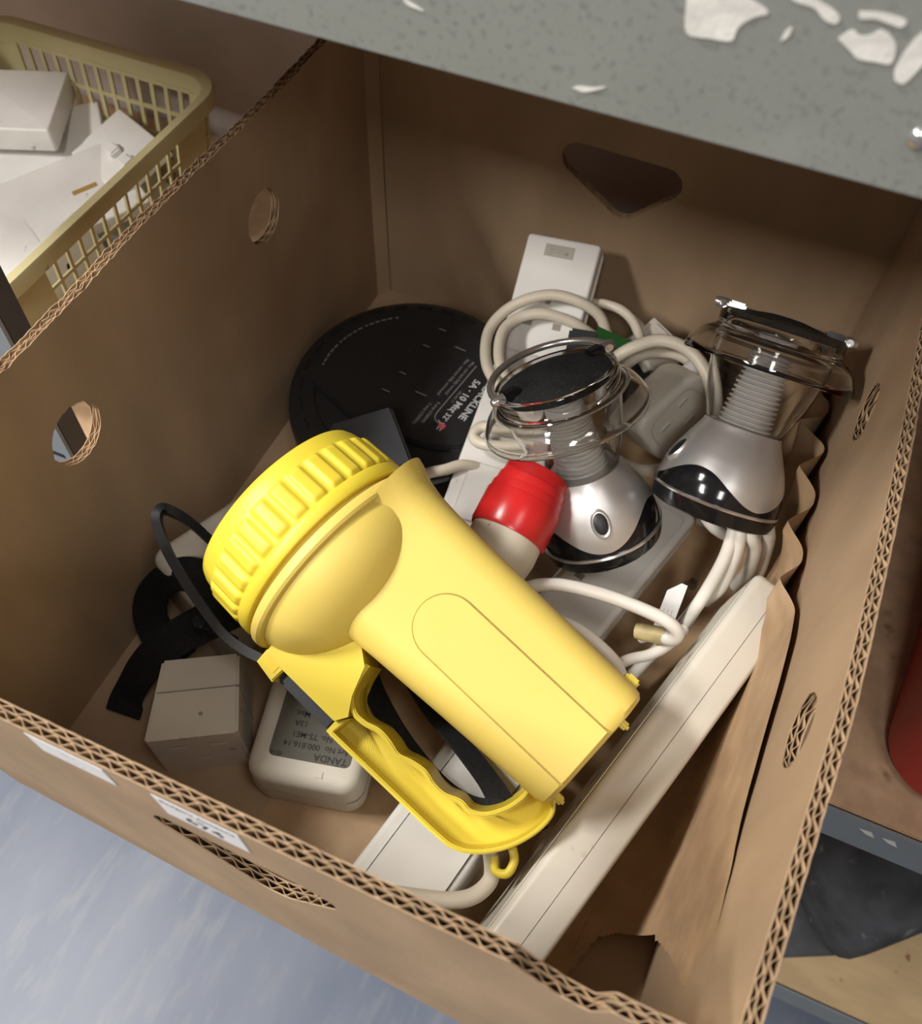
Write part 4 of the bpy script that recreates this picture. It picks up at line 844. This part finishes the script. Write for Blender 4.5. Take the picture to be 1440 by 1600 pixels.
plate('rounded white plate at the shaded near basket corner', frame((-0.278, 0.338, 0.050), x=(0.5, 0.86, 0), z=(0.05, -0.1, 1)), 0.086, 0.084, 0.010, ((-0.02, -0.03),))
plate('white plate with small clips standing against the lattice', frame((-0.2060, 0.328, 0.052), x=(0.05, 1, 0), z=(0.95, 0, 0.28)), 0.120, 0.080, 0.010, ((-0.030, -0.01), (-0.015, 0.012), (0.02, 0.015)))
plate('white socket faceplate lying under the other plates', frame((-0.245, 0.345, 0.0005), x=(0.1, 0.98, 0), z=(0, 0, 1)), 0.146, 0.086, 0.020)
plate('white surface box deep in the basket by the lattice', frame((-0.240, 0.470, 0.0005), x=(0.3, 0.95, 0), z=(0, 0, 1)), 0.080, 0.070, 0.036, box_=True)

# ------------------------------------------------------------------ red container, felt on the low shelf
rb = thing('red_container', 'big red plastic container standing beside the cardboard box', 'container', yaw(0.685, 0.368, SH_Z + 0.0003, -6))
link('tub', rbox(-0.185, 0.185, -0.160, 0.160, 0, 0.24, 0.035, 0, 0.010), 'redbox', rb)
link('lid', prism(rrect(-0.190, 0.190, -0.165, 0.165, 0.038), 0.240, 0.262, 0.006), 'redbox', rb)
link('rib', prism(rrect(-0.1866, 0.1866, -0.1616, 0.1616, 0.0365), 0.118, 0.128, 0.003), 'redbox', rb)
fb = thing('felt_bag', 'dusty charcoal felt bag slumped on the lowest shelf', 'bag', tr(0.668, 0.345, -0.478))
def felt():
    n, k = 26, 22; vs, fs = [], []
    P = [(-0.075, -0.085), (-0.030, -0.098), (0.075, 0.000), (0.105, 0.060), (0.085, 0.120), (-0.080, 0.120), (-0.125, 0.050), (-0.110, -0.040)]
    P = [(p.x, p.y) for p in catmull([(x, y, 0) for x, y in P + P[:1]], 6)[:-1]]; m = len(P)
    rings = [(0.90, 0.0), (0.98, 0.02), (1.0, 0.05), (0.99, 0.085), (0.96, 0.115), (0.90, 0.135), (0.78, 0.150), (0.55, 0.160), (0.28, 0.165)]
    for s, z in rings:
        for x, y in P:
            nn = noise.noise(Vector((x * 22, y * 22, z * 12))); dz = 0.016 * nn * (z / 0.16); vs.append((x * s * (1 + 0.05 * nn), y * s * (1 + 0.05 * nn), z + dz if z > 0 else 0))
    vs.append((0, 0.02, 0.166)); c = len(vs) - 1
    for j in range(len(rings) - 1):
        for i in range(m): fs.append((j * m + i, j * m + (i + 1) % m, (j + 1) * m + (i + 1) % m, (j + 1) * m + i))
    e = (len(rings) - 1) * m
    for i in range(m): fs.append((e + i, e + (i + 1) % m, c))
    fs.append(tuple(range(m))[::-1]); return raw(vs, fs)
link('bag_body', felt(), 'cloth', fb, smooth=70)
link('flap', moved(prism([(-0.06, -0.04), (0.04, -0.045), (0.05, 0.03), (-0.05, 0.04)], 0, 0.004, 0.0015), tr(-0.095, -0.075, 0.0) @ Matrix.Rotation(0.5, 4, 'Z')), 'cloth', fb)
